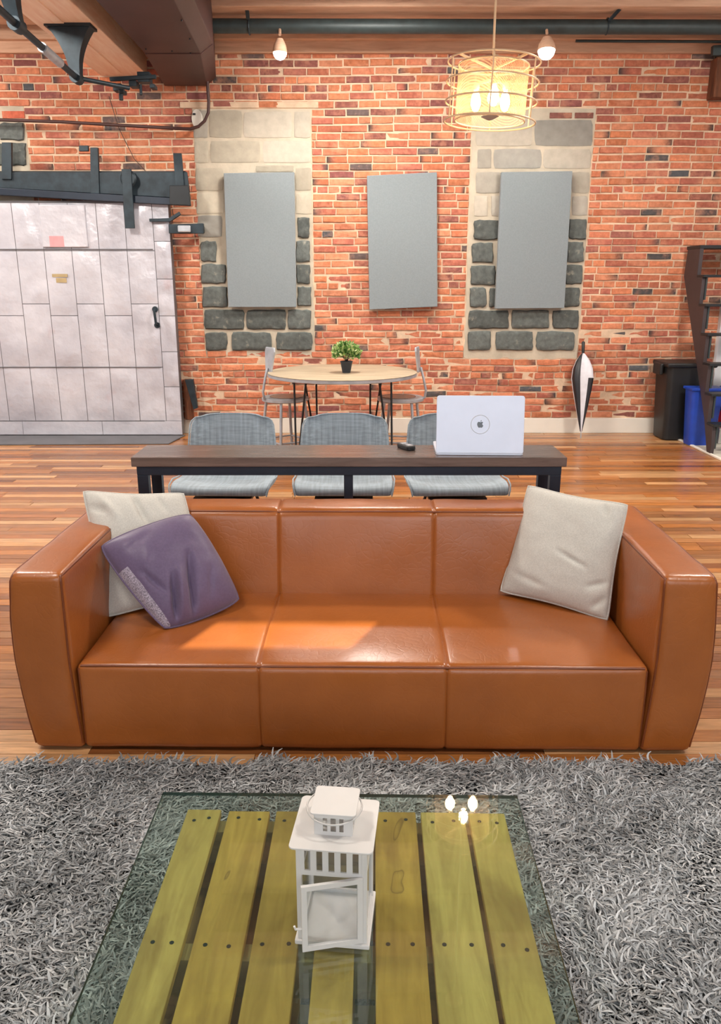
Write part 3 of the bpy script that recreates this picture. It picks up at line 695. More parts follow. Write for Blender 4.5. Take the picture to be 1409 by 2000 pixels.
# ================================================================== RUG
RZ = R(-.9)
rug = thing('shag_rug', 'shaggy grey rug under the pallet table in front of the sofa', 'rug', (0, 0, 0))
rg_x0, rg_x1, rg_y0, rg_y1 = -2.2, 2.2, -.6, 2.215
MB().box(rg_x0, rg_x1, rg_y0, rg_y1, 0.001, .012).build('backing', 'rug_base', rug)
def pile(seed):
    g = np.random.default_rng(seed)
    def region(x0, x1, y0, y1, dens):
        n = int((x1 - x0) * (y1 - y0) * dens); return g.uniform(x0, x1, n), g.uniform(y0, y1, n)
    parts = [region(-1.35, 1.35, 1.0, rg_y1, 28000), region(rg_x0, -1.35, .7, rg_y1, 15000), region(1.35, rg_x1, .7, rg_y1, 15000), region(-1.35, 1.35, .2, 1.0, 14000)]
    X = np.concatenate([p[0] for p in parts]); Y = np.concatenate([p[1] for p in parts]); n = len(X)
    e = .012 * np.sin(X * 17) + .008 * np.sin(X * 41 + 1); Y = np.where(Y > rg_y1 - .05, Y + e, Y)
    # combed direction field
    fld = 2.2 * np.sin(X * 2.3 + 1.2 * np.sin(Y * 3.1)) + 1.7 * np.sin(Y * 4.2 + 1.9 * np.sin(X * 1.7 + .6)) + 1.2 * np.sin(X * 9 + Y * 7) + .9 * np.sin(X * 23 - Y * 19)
    comb = .5 + .5 * np.sin(X * 5.1 + 2.1 * np.sin(Y * 4.3 + X * 2)) * np.sin(Y * 6.7 + 1.3 * np.sin(X * 3.7))
    ang = fld + g.normal(0, 1, n) * (.45 + 1.2 * (1 - comb)); L = g.uniform(.030, .058, n); lean = g.uniform(.35, .95, n)
    curl = g.normal(0, 1.0, n); wd = g.uniform(.0024, .0044, n)
    segs = 4; V = np.zeros((n, (segs + 1) * 2, 3), np.float32); a = ang.copy(); px = X.copy(); py = Y.copy(); pz_ = np.full(n, .010)
    for s in range(segs + 1):
        t = s / segs; w = wd * (1 - .75 * t ** 2); sx, sy = -np.sin(a), np.cos(a)
        V[:, 2 * s, 0] = px + sx * w; V[:, 2 * s, 1] = py + sy * w; V[:, 2 * s, 2] = pz_ + .0004
        V[:, 2 * s + 1, 0] = px - sx * w; V[:, 2 * s + 1, 1] = py - sy * w; V[:, 2 * s + 1, 2] = pz_ - .0004
        up = np.clip((1 - t * 1.25) * (1.15 - lean * .5), -.35, 1); st = L / segs
        px += np.cos(a) * st * np.sqrt(1 - up ** 2); py += np.sin(a) * st * np.sqrt(1 - up ** 2); pz_ += up * st; pz_ = np.maximum(pz_, .014); a += curl * .35
    k = (segs + 1) * 2; base = (np.arange(n) * k)[:, None, None]; q = np.array([[2 * s, 2 * s + 1, 2 * s + 3, 2 * s + 2] for s in range(segs)])[None]
    Fq = (base + q).reshape(-1); me = bpy.data.meshes.new('pile'); nv, nf = n * k, n * segs
    me.vertices.add(nv); me.vertices.foreach_set('co', V.reshape(-1)); me.loops.add(nf * 4); me.loops.foreach_set('vertex_index', Fq.astype(np.int32))
    me.polygons.add(nf); me.polygons.foreach_set('loop_start', np.arange(0, nf * 4, 4, dtype=np.int32)); me.polygons.foreach_set('use_smooth', np.ones(nf, bool))
    at = me.color_attributes.new('Col', 'FLOAT_COLOR', 'POINT'); v = g.uniform(.24, .52, n) * g.choice([.6, 1, 1.15], n) * (.72 + .5 * comb); tint = g.uniform(-.02, .02, n)
    c = np.stack([v * (.96 + tint), v * 1.0, v * (1.02 - tint), np.ones(n)], 1); c = np.repeat(c, k, 0).astype(np.float32); at.data.foreach_set('color', c.ravel())
    me.materials.append(M['rug']); me.update(calc_edges=True); o = bpy.data.objects.new('pile', me); COL.objects.link(o); o.parent = rug; o['kind'] = 'stuff'
pile(4)

# ================================================================== PALLET TABLE + GLASS
GZ = .300
tb = Vector((-.012 + .0, 1.10, 0))
pt = thing('pallet_table', 'yellow pine pallet used as a coffee table under the glass', 'table', (0, 1.10, .014), RZ)
def inv(p):                                       # world -> table space
    d = Vector((p.x, p.y - 1.10)); c, s = math.cos(-RZ), math.sin(-RZ); return Vector((c * d.x - s * d.y, s * d.x + c * d.y))
ztb = GZ - .014
edge_px = [(365, 431), (447, 527), (540, 612), (638, 700), (733, 812), (822, 906), (915, 985)]
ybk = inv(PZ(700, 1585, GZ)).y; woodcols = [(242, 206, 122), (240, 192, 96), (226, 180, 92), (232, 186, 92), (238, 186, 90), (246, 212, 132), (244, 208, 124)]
prn = random.Random(2); nails_y = (inv(PZ(700, 1602, GZ)).y, inv(PZ(700, 1846, GZ)).y, inv(PZ(700, 1846, GZ)).y - .42)
board_x = []
for i, (a, b) in enumerate(edge_px):
    xa, xb = inv(PZ(a, 1586, GZ)).x, inv(PZ(b, 1586, GZ)).x; board_x.append((xa, xb))
    y0 = ybk - 1.2; mb = MB(); c = lin(woodcols[i]); mb.color(c[:3]); top = ztb - .001
    if i == 3: mb.box(xa, xb, y0, ybk - .32, top - .018, top)
    else: mb.box(xa, xb, y0, ybk + prn.uniform(-.004, .004), top - .018, top)
    bd = mb.build('board', 'pallet', pt, bevel=.002)
    for ny in nails_y:
        if i == 3 and ny > ybk - .32: continue
        for f in (.25, .75):
            MB().lathe([(.0045, -.001), (.0045, .0006)], 8, (xa + (xb - xa) * f + prn.uniform(-.004, .004), ny + prn.uniform(-.006, .006), top)).build('nail', 'black', bd)
X0, X1 = board_x[0][0], board_x[-1][1]
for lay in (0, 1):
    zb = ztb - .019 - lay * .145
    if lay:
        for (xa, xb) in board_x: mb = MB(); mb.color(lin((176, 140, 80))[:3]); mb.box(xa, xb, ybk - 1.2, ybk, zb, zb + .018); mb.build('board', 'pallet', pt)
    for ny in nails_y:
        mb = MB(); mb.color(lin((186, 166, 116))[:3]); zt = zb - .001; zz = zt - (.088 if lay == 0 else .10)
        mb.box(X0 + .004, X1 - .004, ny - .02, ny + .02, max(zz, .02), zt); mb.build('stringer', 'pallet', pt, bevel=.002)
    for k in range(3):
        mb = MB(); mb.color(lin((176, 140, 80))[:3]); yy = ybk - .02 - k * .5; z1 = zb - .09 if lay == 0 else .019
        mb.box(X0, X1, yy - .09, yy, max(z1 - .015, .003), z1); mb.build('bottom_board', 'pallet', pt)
g1, g2 = inv(PZ(318, 1550, GZ + .008)), inv(PZ(1010, 1552, GZ + .008))
gt = thing('glass_top', 'green-tinted glass sheet lying on the pallet', 'tabletop', (0, 1.10, GZ), RZ)
gx0, gx1, gy1 = g1.x, g2.x, (g1.y + g2.y) / 2; gy0 = gy1 - 1.35; th = .009
mb = MB(); mb.add([(gx0, gy0, 0), (gx1, gy0, 0), (gx1, gy1, 0), (gx0, gy1, 0), (gx0, gy0, th), (gx1, gy0, th), (gx1, gy1, th), (gx0, gy1, th)], [(3, 2, 1, 0), (4, 5, 6, 7)])
mb.mat = 1; e = .0006
for a, b, c, d in ((0, 1, 5, 4), (1, 2, 6, 5), (2, 3, 7, 6), (3, 0, 4, 7)): mb.f.append((a, b, c, d)); mb.mi.append(1)
mb.build('pane', ['glass', 'glass_edge'], gt)

# ================================================================== LANTERN
LZ = GZ + th
la = thing('lantern', 'small white metal candle lantern with its door ajar', 'lantern', (-.046, 1.262, LZ + .0005), R(-6))
hw = .070
MB().box(-hw, hw, -hw, hw, 0, .010).build('base', 'whitemetal', la, bevel=.002)
bw = .060; HB = .215
for sx in (-1, 1):
    for sy in (-1, 1):
        MB().box(sx * bw - .005, sx * bw + .005, sy * bw - .005, sy * bw + .005, .010, HB).build('post', 'whitemetal', la, bevel=.0008)
zs0 = HB - .052
def slat_side(fn, name='grille'):
    mb = MB()
    fn(mb, -bw, bw, zs0 - .01, zs0); fn(mb, -bw, bw, HB - .004, HB)
    for k in range(6):
        x = -bw + .005 + (2 * bw - .01) * k / 5.0; fn(mb, x - .0055, x + .0055, zs0, HB - .004)
    mb.build(name, 'whitemetal', la)
slat_side(lambda m, a, b, z0, z1: m.box(a, b, -bw - .004, -bw - .001, z0, z1)); slat_side(lambda m, a, b, z0, z1: m.box(a, b, bw + .001, bw + .004, z0, z1))
slat_side(lambda m, a, b, z0, z1: m.box(-bw - .004, -bw - .001, a, b, z0, z1)); slat_side(lambda m, a, b, z0, z1: m.box(bw + .001, bw + .004, a, b, z0, z1))
for sx in (-1, 1): MB().box(sx * bw - .001, sx * bw + .001, -bw + .005, bw - .005, .012, zs0 - .01).build('pane', 'pane', la)
MB().box(-bw + .005, bw - .005, bw - .001, bw + .001, .012, zs0 - .01).build('pane', 'pane', la)
for z0, z1 in ((.010, .018), (zs0 - .018, zs0 - .010)):
    mb = MB(); mb.box(-bw, bw, bw - .003, bw + .003, z0, z1); mb.box(-bw - .003, -bw + .003, -bw, bw, z0, z1); mb.box(bw - .003, bw + .003, -bw, bw, z0, z1); mb.build('frame', 'whitemetal', la)
ld = bpy.data.objects.new('door', None); COL.objects.link(ld)
# door ajar, hinged on the right post
ld_w, ld_h = .112, .142
dm = Matrix.Translation((bw - .003, -bw - .006, .015)) @ Matrix.Rotation(R(17), 4, 'Z')
bpy.data.objects.remove(ld)
mb = MB(); t_ = .003
mb.box(-ld_w, 0, -t_, t_, 0, .010, dm); mb.box(-ld_w, 0, -t_, t_, ld_h - .010, ld_h, dm); mb.box(-ld_w, -ld_w + .010, -t_, t_, .010, ld_h - .010, dm); mb.box(-.010, 0, -t_, t_, .010, ld_h - .010, dm)
dd = mb.build('door', 'whitemetal', la, label='small glazed door standing ajar')
MB().box(-ld_w + .01, -.01, -.0008, .0008, .010, ld_h - .010, dm).build('pane', 'pane', dd)
MB().tube([dm @ Vector((-ld_w - .001, 0, .05)), dm @ Vector((-ld_w - .012, -.004, .055)), dm @ Vector((-ld_w - .014, -.004, .062))], .0022, 6).build('latch', 'whitemetal', dd)
# roof: flat plate with rounded corners
def rplate(w, z0, z1, r, name, parent, cx=0, cy=0):
    pts = []
    for qx, qy, a0 in ((1, 1, 0), (-1, 1, 90), (-1, -1, 180), (1, -1, 270)):
        for k in range(6): a = R(a0 + 18 * k); pts.append((cx + qx * (w - r) + r * math.cos(a), cy + qy * (w - r) + r * math.sin(a), z0))
    return fixn(MB().prism(pts, (0, 0, z1 - z0)).build(name, 'whitemetal', parent, bevel=.001))
rplate(.0765, HB, HB + .004, .010, 'roof', la)
cw = .034; CHM = .046
mb = MB()
for s_ in range(4):
    m = Matrix.Rotation(R(90 * s_), 4, 'Z') @ Matrix.Translation((0, 0, HB + .004))
    mb.box(-cw, cw, -cw - .0015, -cw, 0, .008, m); mb.box(-cw, cw, -cw - .0015, -cw, CHM - .010, CHM, m)
    for a, b in ((-cw, -.019), (-.011, -.005), (.005, .011), (.019, cw)): mb.box(a, b, -cw - .0015, -cw, .008, CHM - .010, m)
mb.build('chimney', 'whitemetal', la)
rplate(.042, HB + .004 + CHM, HB + .007 + CHM, .007, 'cap', la)
cz = HB + .004
def hring(r, cx, cy, z, tilt): return [(cx + r * math.cos(a), cy + r * math.sin(a) * math.cos(tilt), z + r * math.sin(a) * math.sin(tilt)) for a in [2 * math.pi * i / 40 for i in range(40)]]
MB().tube(hring(.051, -.002, -.002, cz + .038, R(3)), .0017, 6, True).build('handle', 'whitemetal', la, smooth=60)

# ================================================================== SOFA
SX, SYF = 0.003, 2.31
sofa = thing('sofa', 'long tan leather sofa with box arms facing the pallet table', 'sofa', (SX, SYF, 0), R(-.7))
def cuts(a, b, step, extra=()):
    n = max(2, int(round((b - a) / step))); c = [a + (b - a) * k / n for k in range(n + 1)] + [a + d for d in (.006, .014, .025)] + [b - d for d in (.006, .014, .025)]
    for e in extra: c += [e + d for d in (-.03, -.014, -.007, -.003, 0, .003, .007, .014, .03)]
    c = sorted(set(round(x, 4) for x in c if a <= x <= b)); out = [c[0]]
    for x in c[1:]:
        if x - out[-1] > .0025: out.append(x)
    out[-1] = b; return out
class Puff:
    def __init__(s, x0, x1, y0, y1, z0, z1, r, bx=0, by=0, bz=0, seams=(), seed=0, wr=.002, shape=None):
        s.lo = Vector((x0, y0, z0)); s.hi = Vector((x1, y1, z1)); s.r = r; s.b = (bx, by, bz); s.seams = seams; s.seed = seed; s.wr = wr; s.shape = shape
    def tf(s, p):
        p = Vector(p); r = s.r; c = Vector([min(max(p[i], s.lo[i] + r), s.hi[i] - r) for i in range(3)]); d = p - c
        n = d.normalized() if d.length > 1e-9 else Vector((0, 0, 1)); q = c + n * min(r, 1e9) if d.length > 1e-9 else c
        ctr = (s.lo + s.hi) / 2; h = (s.hi - s.lo) / 2; u = [(p[i] - ctr[i]) / h[i] for i in range(3)]
        f = lambda t: max(0, 1 - t * t)
        q.x += s.b[0] * u[0] * f(u[1]) ** .6 * f(u[2]); q.y += s.b[1] * u[1] * f(u[0]) ** .4 * f(u[2]) ** .7
        segx = u[0]
        q.z += s.b[2] * u[2] * f(u[0]) ** .35 * f(u[1]) ** .6
        for xs in s.seams:
            xs_ = xs(p) if callable(xs) else xs
            q -= n * (.006 * math.exp(-((p.x - xs_) / .004) ** 2) + .0015 * math.exp(-((p.x - xs_) / .02) ** 2))
        q += n * s.wr * (mnoise.noise(Vector((p.x * 5 + s.seed, p.y * 6, p.z * 6))) + .4 * mnoise.noise(Vector((p.x * 17 + s.seed, p.y * 15, p.z * 15))))
        if s.shape: q = s.shape(q, u)
        return q
    def mesh(s, step=.045):
        ax = [cuts(s.lo[0], s.hi[0], step, [x for x in s.seams if not callable(x)]), cuts(s.lo[1], s.hi[1], step), cuts(s.lo[2], s.hi[2], step)]
        mb = MB(); idx = {}; vs = []; fs = []
        def vid(p):
            k = tuple(round(c, 5) for c in p)
            if k not in idx: idx[k] = len(vs); vs.append(s.tf(p))
            return idx[k]
        for a in range(3):
            b, c = (a + 1) % 3, (a + 2) % 3
            for side in (0, 1):
                va = (s.lo if side == 0 else s.hi)[a]
                for i in range(len(ax[b]) - 1):
                    for j in range(len(ax[c]) - 1):
                        q = []
                        for (ii, jj) in ((i, j), (i + 1, j), (i + 1, j + 1), (i, j + 1)):
                            p = [0, 0, 0]; p[a] = va; p[b] = ax[b][ii]; p[c] = ax[c][jj]; q.append(vid(p))
                        fs.append(tuple(q) if side else tuple(q[::-1]))
        mb.add(vs, fs); return mb
    def edge(s, pts, n=24):
        out = []
        for k in range(len(pts) - 1):
            a, b = Vector(pts[k]), Vector(pts[k + 1])
            for i in range(n): out.append(s.tf(a.lerp(b, i / n)))
        out.append(s.tf(Vector(pts[-1]))); return out
AO, AI, AH = 1.10, .932, .624
seams = (-.332, .276)
def sshape(q, u): return q
st_ = Puff(-.922, .922, 0, .64, .006, .312, .018, 0, .012, .014, seams, 1, .0025)
so = st_.mesh(.04).build('seat', 'leather', sofa, smooth=80)
l, h = st_.lo, st_.hi
mb = MB().tube(st_.edge([(l.x + .01, l.y, h.z), (h.x - .01, l.y, h.z)], 50), .0045, 8)
mb.tube(st_.edge([(l.x, l.y, l.z + .02), (l.x, l.y, h.z - .012)], 16), .004, 8); mb.tube(st_.edge([(h.x, l.y, l.z + .02), (h.x, l.y, h.z - .012)], 16), .004, 8)
mb.build('piping', 'piping', so, smooth=80)
bk = Puff(-.930, .930, .615, .825, .006, .645, .028, 0, .012, .006, seams, 5, .003, lambda q, u: Vector((q.x, q.y + max(0, (q.z - .31)) * (.13 if u[1] < 0 else .04), q.z)))
bo = bk.mesh(.04).build('backrest', 'leather', sofa, smooth=80)
mb = MB().tube(bk.edge([(bk.lo.x, bk.lo.y, bk.hi.z), (bk.hi.x, bk.lo.y, bk.hi.z)], 50), .004, 8); mb.tube(bk.edge([(bk.lo.x, bk.hi.y, bk.hi.z), (bk.hi.x, bk.hi.y, bk.hi.z)], 50), .004, 8); mb.build('piping', 'piping', bo, smooth=80)
for sx in (-1, 1):
    x0, x1 = (-AO, -AI) if sx < 0 else (AI, AO)
    def shp(q, u, sx=sx): return Vector((q.x + sx * .022 * max(0, 1 - (u[2] - .1) ** 2 * 1.0) * (1 if u[0] * sx > 0 else .25) - sx * .012 * max(0, -u[2]) , q.y, q.z))
    ar = Puff(x0, x1, -.005, .83, .006, AH, .022, .008, .012, .006, (), 9 + sx, .003, shp)
    ao = ar.mesh(.045).build('arm', 'leather', sofa, smooth=80); L_, H_ = ar.lo, ar.hi
    xi, xo = (H_.x, L_.x) if sx < 0 else (L_.x, H_.x); mb = MB()
    for xx in (xi, xo): mb.tube(ar.edge([(xx, L_.y, L_.z + .02), (xx, L_.y, H_.z), (xx, H_.y, H_.z)], 24), .0045, 8)
    mb.build('piping', 'piping', ao, smooth=80)
mb = MB()
for sx in (-.95, .95):
    for yy in (.08, .74): mb = MB(); mb.lathe([(.025, 0), (.03, .012)], 12, (sx, yy, 0)); mb.build('foot', 'black', sofa)

# ---- cushions
def cushion(cs, front, back, name_label, mat, mat2='lace', lace=None, seed=0, folds=(), pipe='beige', pinch=.05, rc=.03):
    BL, BR, TR, TL = [P(*c) for c in cs]; cen = (BL + BR + TR + TL) / 4; N = 60
    n = ((BR - BL).cross(TL - BL)).normalized()
    if n.y > 0: n = -n
    t = thing('cushion', name_label, 'cushion', (cen.x, cen.y, min(BL.z, BR.z)), 0); org = Vector(t.location)
    def base(u, v):
        pu = pinch * math.sin(math.pi * v) * (1 if u < .5 else -1) * abs(2 * u - 1) ** 3 * -1; pv = pinch * math.sin(math.pi * u) * (1 if v < .5 else -1) * abs(2 * v - 1) ** 3 * -1
        u2 = u - pu * -1 * (1) if False else u + (pinch * math.sin(math.pi * v) * (1 - 2 * u) ** 3) * .6; v2 = v + (pinch * math.sin(math.pi * u) * (1 - 2 * v) ** 3) * .6
        cr_ = 1 - rc * (abs(2 * u - 1) * abs(2 * v - 1)) ** 5; u2 = .5 + (u2 - .5) * cr_; v2 = .5 + (v2 - .5) * cr_
        return BL * (1 - u2) * (1 - v2) + BR * u2 * (1 - v2) + TR * u2 * v2 + TL * (1 - u2) * v2
    def hh(u, v): return (max(0, 1 - abs(2 * u - 1) ** 2.6) * max(0, 1 - abs(2 * v - 1) ** 2.6)) ** .55
    def wr(u, v):
        w = .006 * mnoise.noise(Vector((u * 3 + seed, v * 3, 1))) + .003 * mnoise.noise(Vector((u * 8 + seed, v * 8, 5)))
        for (fu, fv, gu, gv, amp, wd) in folds:     # creases as thin valleys along segments
            d = Vector((gu - fu, gv - fv)); q = Vector((u - fu, v - fv)); s = max(0, min(1, q.dot(d) / d.dot(d))); dist = (q - d * s).length
            w += amp * math.exp(-(dist / wd) ** 2) * math.sin(math.pi * min(1, s * .9 + .1))
        return w
    vs = []; fs = []; mi = []
    for side, T in ((1, front), (-1, back)):
        for j in range(N + 1):
            for i in range(N + 1):
                u, v = i / N, j / N; h = hh(u, v); vs.append(base(u, v) + n * side * (T * h + wr(u, v) * min(1, h * 1.5) + .001) - org)
    K = (N + 1) ** 2; mb = MB()
    for side in (0, 1):
        for j in range(N):
            for i in range(N):
                a = side * K + j * (N + 1) + i; q = (a, a + 1, a + N + 2, a + N + 1); fs.append(q if side == 0 else q[::-1])
                c = lace and side == 0 and lace((i + .5) / N, (j + .5) / N); mi.append(1 if c else 0)
    for i in range(N):
        for a, b in ((i, i + 1), (N * (N + 1) + i + 1, N * (N + 1) + i), ((i + 1) * (N + 1), i * (N + 1)), (i * (N + 1) + N, (i + 1) * (N + 1) + N)):
            fs.append((a, K + a, K + b, b)); mi.append(0)
    mb.add(vs, fs); mb.mi = mi; o = fixn(mb.build('cover', [mat, mat2], t)); o.data.polygons.foreach_set('use_smooth', [True] * len(o.data.polygons))
    per = [(k / 24, 0) for k in range(24)] + [(1, k / 24) for k in range(24)] + [(1 - k / 24, 1) for k in range(24)] + [(0, 1 - k / 24) for k in range(24)]
    MB().tube([base(u, v) - org for u, v in per], .0042, 7, True).build('piping', pipe, t, smooth=80)
    return t
cushion([(205, 1208, 2.68), (420, 1165, 2.84), (360, 962, 2.99), (160, 957, 2.93)], .075, .03, 'beige linen cushion behind the purple one in the left corner of the sofa', 'beige', seed=3, folds=((.45, 1, .55, .6, -.02, .035), (.12, .97, .3, .7, .014, .04), (.0, .86, .2, .8, -.016, .03), (.7, .98, .75, .75, -.012, .03)))
cushion([(322, 1231, 2.56), (471, 1172, 2.76), (372, 1001, 2.86), (192, 1066, 2.68)], .088, .03, 'purple satin cushion with a silvery lace edge, left on the sofa', 'purple', seed=8,
        lace=lambda u, v: u < .066 and v < .66, folds=((.14, .02, .38, .45, -.040, .030), (.34, .02, .66, .60, -.036, .032), (.24, .1, .5, .55, .016, .04), (.2, .3, .12, .6, -.02, .03), (.05, .4, .3, .75, .008, .05), (.62, .12, .8, .4, -.009, .03), (.1, .8, .5, .9, -.006, .04)), pipe='purple', pinch=-.04, rc=.045)
cushion([(975, 1156, 2.90), (1189, 1214, 2.66), (1229, 984, 2.74), (1031, 946, 3.04)], .07, .03, 'beige linen cushion alone in the right corner of the sofa', 'beige', seed=13,
        folds=((.85, .05, 1, .22, -.022, .03), (.78, 1, .86, .84, -.020, .025), (.5, .47, .8, .38, -.012, .02), (.98, .32, .78, .22, -.014, .025), (.9, .6, .95, .9, .01, .04), (.1, .2, .5, .12, -.006, .03)))

# ================================================================== CONSOLE TABLE
cxa, cxb = P(255, 893, 3.41).x, P(1109, 893, 3.41).x; CT = .758
cn = thing('console_table', 'long narrow console table with dark frame behind the sofa', 'table', ((cxa + cxb) / 2, 3.55, 0)); hwx = (cxb - cxa) / 2
MB().box(-hwx, hwx, -.14, .14, CT - .042, CT).build('tabletop', 'console_top', cn, bevel=.003)
fb = CT - .042
for sy in (-1, 1): MB().box(-hwx + .02, hwx - .02, sy * .115 - .018, sy * .115 + .018, fb - .04, fb).build('rail', 'navy', cn, bevel=.002)
for sx in (-1, 1):
    for sy in (-1, 1): MB().box(sx * (hwx - .045) - .024, sx * (hwx - .045) + .024, sy * .115 - .02, sy * .115 + .02, 0, fb - .04).build('leg', 'navy', cn, bevel=.002)
    MB().box(sx * (hwx - .045) - .018, sx * (hwx - .045) + .018, -.095, .095, fb - .04, fb).build('rail', 'navy', cn); MB().box(sx * (hwx - .045) - .018, sx * (hwx - .045) + .018, -.095, .095, .08, .12).build('rail', 'navy', cn)
px = P(681, 950, 3.43).x - (cxa + cxb) / 2; MB().box(px - .02, px + .02, -.135 + .01, -.085, 0, fb - .04).build('leg', 'navy', cn, bevel=.002)
# laptop
p = P(938, 887, 3.44); lp = thing('laptop', 'silver laptop seen from behind, open on the console table', 'laptop', (p.x, 3.455, CT + .001), R(-2.0))
lw, lh = .193, .262
tl = Matrix.Rotation(R(-8), 4, 'X')
def rrect(w, z0, z1, r, Y, m=None, n=5):
    pts = []
    for qx, zc, a0 in ((1, z1 - r, 0), (-1, z1 - r, 90), (-1, z0 + r, 180), (1, z0 + r, 270)):
        for k in range(n): a = R(a0 + 90 * k / (n - 1)); v = Vector((qx * (w - r) + r * math.cos(a), Y, zc + r * math.sin(a))); pts.append(m @ v if m else v)
    return pts
nrm = tl.to_3x3() @ Vector((0, 1, 0))
lid = fixn(MB().prism(rrect(lw, .006, lh, .012, -.003, tl), nrm * .006).build('lid', 'laptop', lp, bevel=.0012))
fixn(MB().prism(rrect(lw - .008, .014, lh - .006, .006, .0032, tl), nrm * .0006).build('screen', 'plastic_black', lid))
b0 = [Vector((v.x, v.z + 0, .0)) for v in rrect(lw, -.002, .252, .012, 0)]
bs = fixn(MB().prism(b0, (0, 0, .013)).build('base', 'laptop', lp, bevel=.0012)); MB().box(-.15, .15, .03, .14, .013, .0136).build('keyboard', 'plastic_black', bs)
ap = [(0, -.86), (.18, -.93), (.38, -.98), (.58, -.84), (.74, -.6), (.84, -.32), (.66, -.18), (.56, .02), (.56, .22), (.66, .42), (.80, .52), (.66, .66), (.44, .72), (.2, .66), (0, .58), (-.2, .66), (-.44, .72), (-.68, .62), (-.84, .38), (-.9, .06), (-.84, -.32), (-.72, -.6), (-.54, -.86), (-.36, -.98), (-.16, -.92)]
k_ = .0155; zc = lh * .52
fixn(MB().prism([tl @ Vector((x * k_, -.0034, zc + z * k_)) for x, z in ap], nrm * .0008).build('logo', 'laptop_dark', lid, label='dark bitten-apple logo'))
lf = [(.02, .74), (.06, .98), (.2, 1.14), (.38, 1.2), (.36, .98), (.22, .8)]
fixn(MB().prism([tl @ Vector((x * k_, -.0034, zc + z * k_)) for x, z in lf], nrm * .0008).build('logo', 'laptop_dark', lid, label='leaf of the logo'))
MB().tube([tl @ Vector((.041 * math.cos(a), -.0030, zc + .041 * math.sin(a))) for a in [2 * math.pi * i / 48 for i in range(48)]], .0015, 6, True).build('ring', 'ring', lid, smooth=60, label='pale ring round the logo')
# phone handset / remote
p = PZ(795, 877, CT); rm = thing('remote_control', 'small black remote lying on the console beside the laptop', 'remote', (p.x, p.y, CT), R(28))
fixn(MB().prism([(v.x, v.z - .05, 0) for v in rrect(.024, 0, .11, .018, 0)], (0, 0, .022)).build('body', 'plastic_black', rm, bevel=.006)); MB().box(-.015, .015, .01, .04, .0215, .024).build('screen', 'steelgrey', rm, bevel=.002); MB().box(-.013, .013, -.035, .0, .0215, .0235).build('keypad', 'steelgrey', rm, bevel=.002)

# ================================================================== GREY CHAIRS
def make_chair():
    t = thing('bar_chair', '', 'chair', (0, 0, 0), 0, 'grey fabric chairs along the console')
    prof = [(-.005, .462, .243), (0, .488, .250), (.03, .502, .256), (.12, .486, .262), (.24, .470, .262), (.34, .474, .258), (.405, .51, .25), (.435, .59, .244), (.452, .68, .236), (.466, .750, .229), (.472, .782, .219), (.476, .798, .200), (.478, .804, .165)]
    nu = 16; vs = []; fs = []
    for (y, z, w) in prof:
        for i in range(nu + 1):
            u = 2 * i / nu - 1; a = abs(u) ** 2.6; back = min(1, max(0, (z - .5) / .12))
            vs.append((u * w, y - .045 * a * back, z + .034 * a * (1 - back) * min(1, max(0, y / .1)) - .010 * (abs(u) ** 6) * (z > .78)))
    for j in range(len(prof) - 1):
        for i in range(nu): a = j * (nu + 1) + i; fs.append((a, a + 1, a + nu + 2, a + nu + 1))
    th_ = .036; K = len(vs); np_ = len(prof)
    for j in range(np_):
        p0, p1 = prof[max(0, j - 1)], prof[min(np_ - 1, j + 1)]; ty, tz = p1[0] - p0[0], p1[1] - p0[1]; l_ = math.hypot(ty, tz) or 1; ny, nz = tz / l_, -ty / l_
        e_ = .45 if j in (0, np_ - 1) else 1
        for i in range(nu + 1): v = vs[j * (nu + 1) + i]; vs.append((v[0] * .985, v[1] + ny * th_ * e_, v[2] + nz * th_ * e_))
    fs += [tuple(K + q for q in f[::-1]) for f in fs]
    bd = [j * (nu + 1) for j in range(np_)] + [(np_ - 1) * (nu + 1) + i for i in range(1, nu + 1)] + [j * (nu + 1) + nu for j in range(np_ - 2, -1, -1)] + [i for i in range(nu - 1, 0, -1)]
    fs += [(bd[k], bd[(k + 1) % len(bd)], K + bd[(k + 1) % len(bd)], K + bd[k]) for k in range(len(bd))]
    o = fixn(MB().add(vs, fs).build('shell', 'melange', t))
    m = o.modifiers.new('b', 'SUBSURF'); m.levels = 2; m.render_levels = 2; o.data.polygons.foreach_set('use_smooth', [True] * len(o.data.polygons))
    rim = [Vector(vs[i * (nu + 1)]) for i in range(len(prof))] + [Vector(vs[(len(prof) - 1) * (nu + 1) + i]) for i in range(1, nu)] + [Vector(vs[i * (nu + 1) + nu]) for i in range(len(prof) - 1, -1, -1)]
    MB().tube(rim, .004, 6).build('piping', 'melange', o, smooth=80)
    MB().box(-.15, .15, .08, .32, .415, .428).build('seat_plate', 'black', t)
    for sx in (-1, 1):
        for y0, y1 in ((.09, .02), (.31, .42)): MB().tube([(sx * .13, y0, .418), (sx * .225, y1, 0)], .009, 8).build('leg', 'black', t, smooth=60)
    MB().tube([(-.18, .05, .21), (.18, .05, .21)], .006, 6).build('stretcher', 'black', t)
    return t
ch = make_chair()
for i, (sx, lab) in enumerate(((426, 'leftmost grey fabric chair at the console table'), (671, 'middle grey fabric chair at the console table'), (901, 'grey fabric chair partly hidden behind the laptop'))):
    X = P(sx, 950, 3.86).x; loc = (X, 3.86, 0)
    if i == 0: ch.location = loc; ch['label'] = lab; ch.rotation_euler = (0, 0, R(-2))
    else: dup(ch, loc, R((-2, 0, 2)[i]), lab)

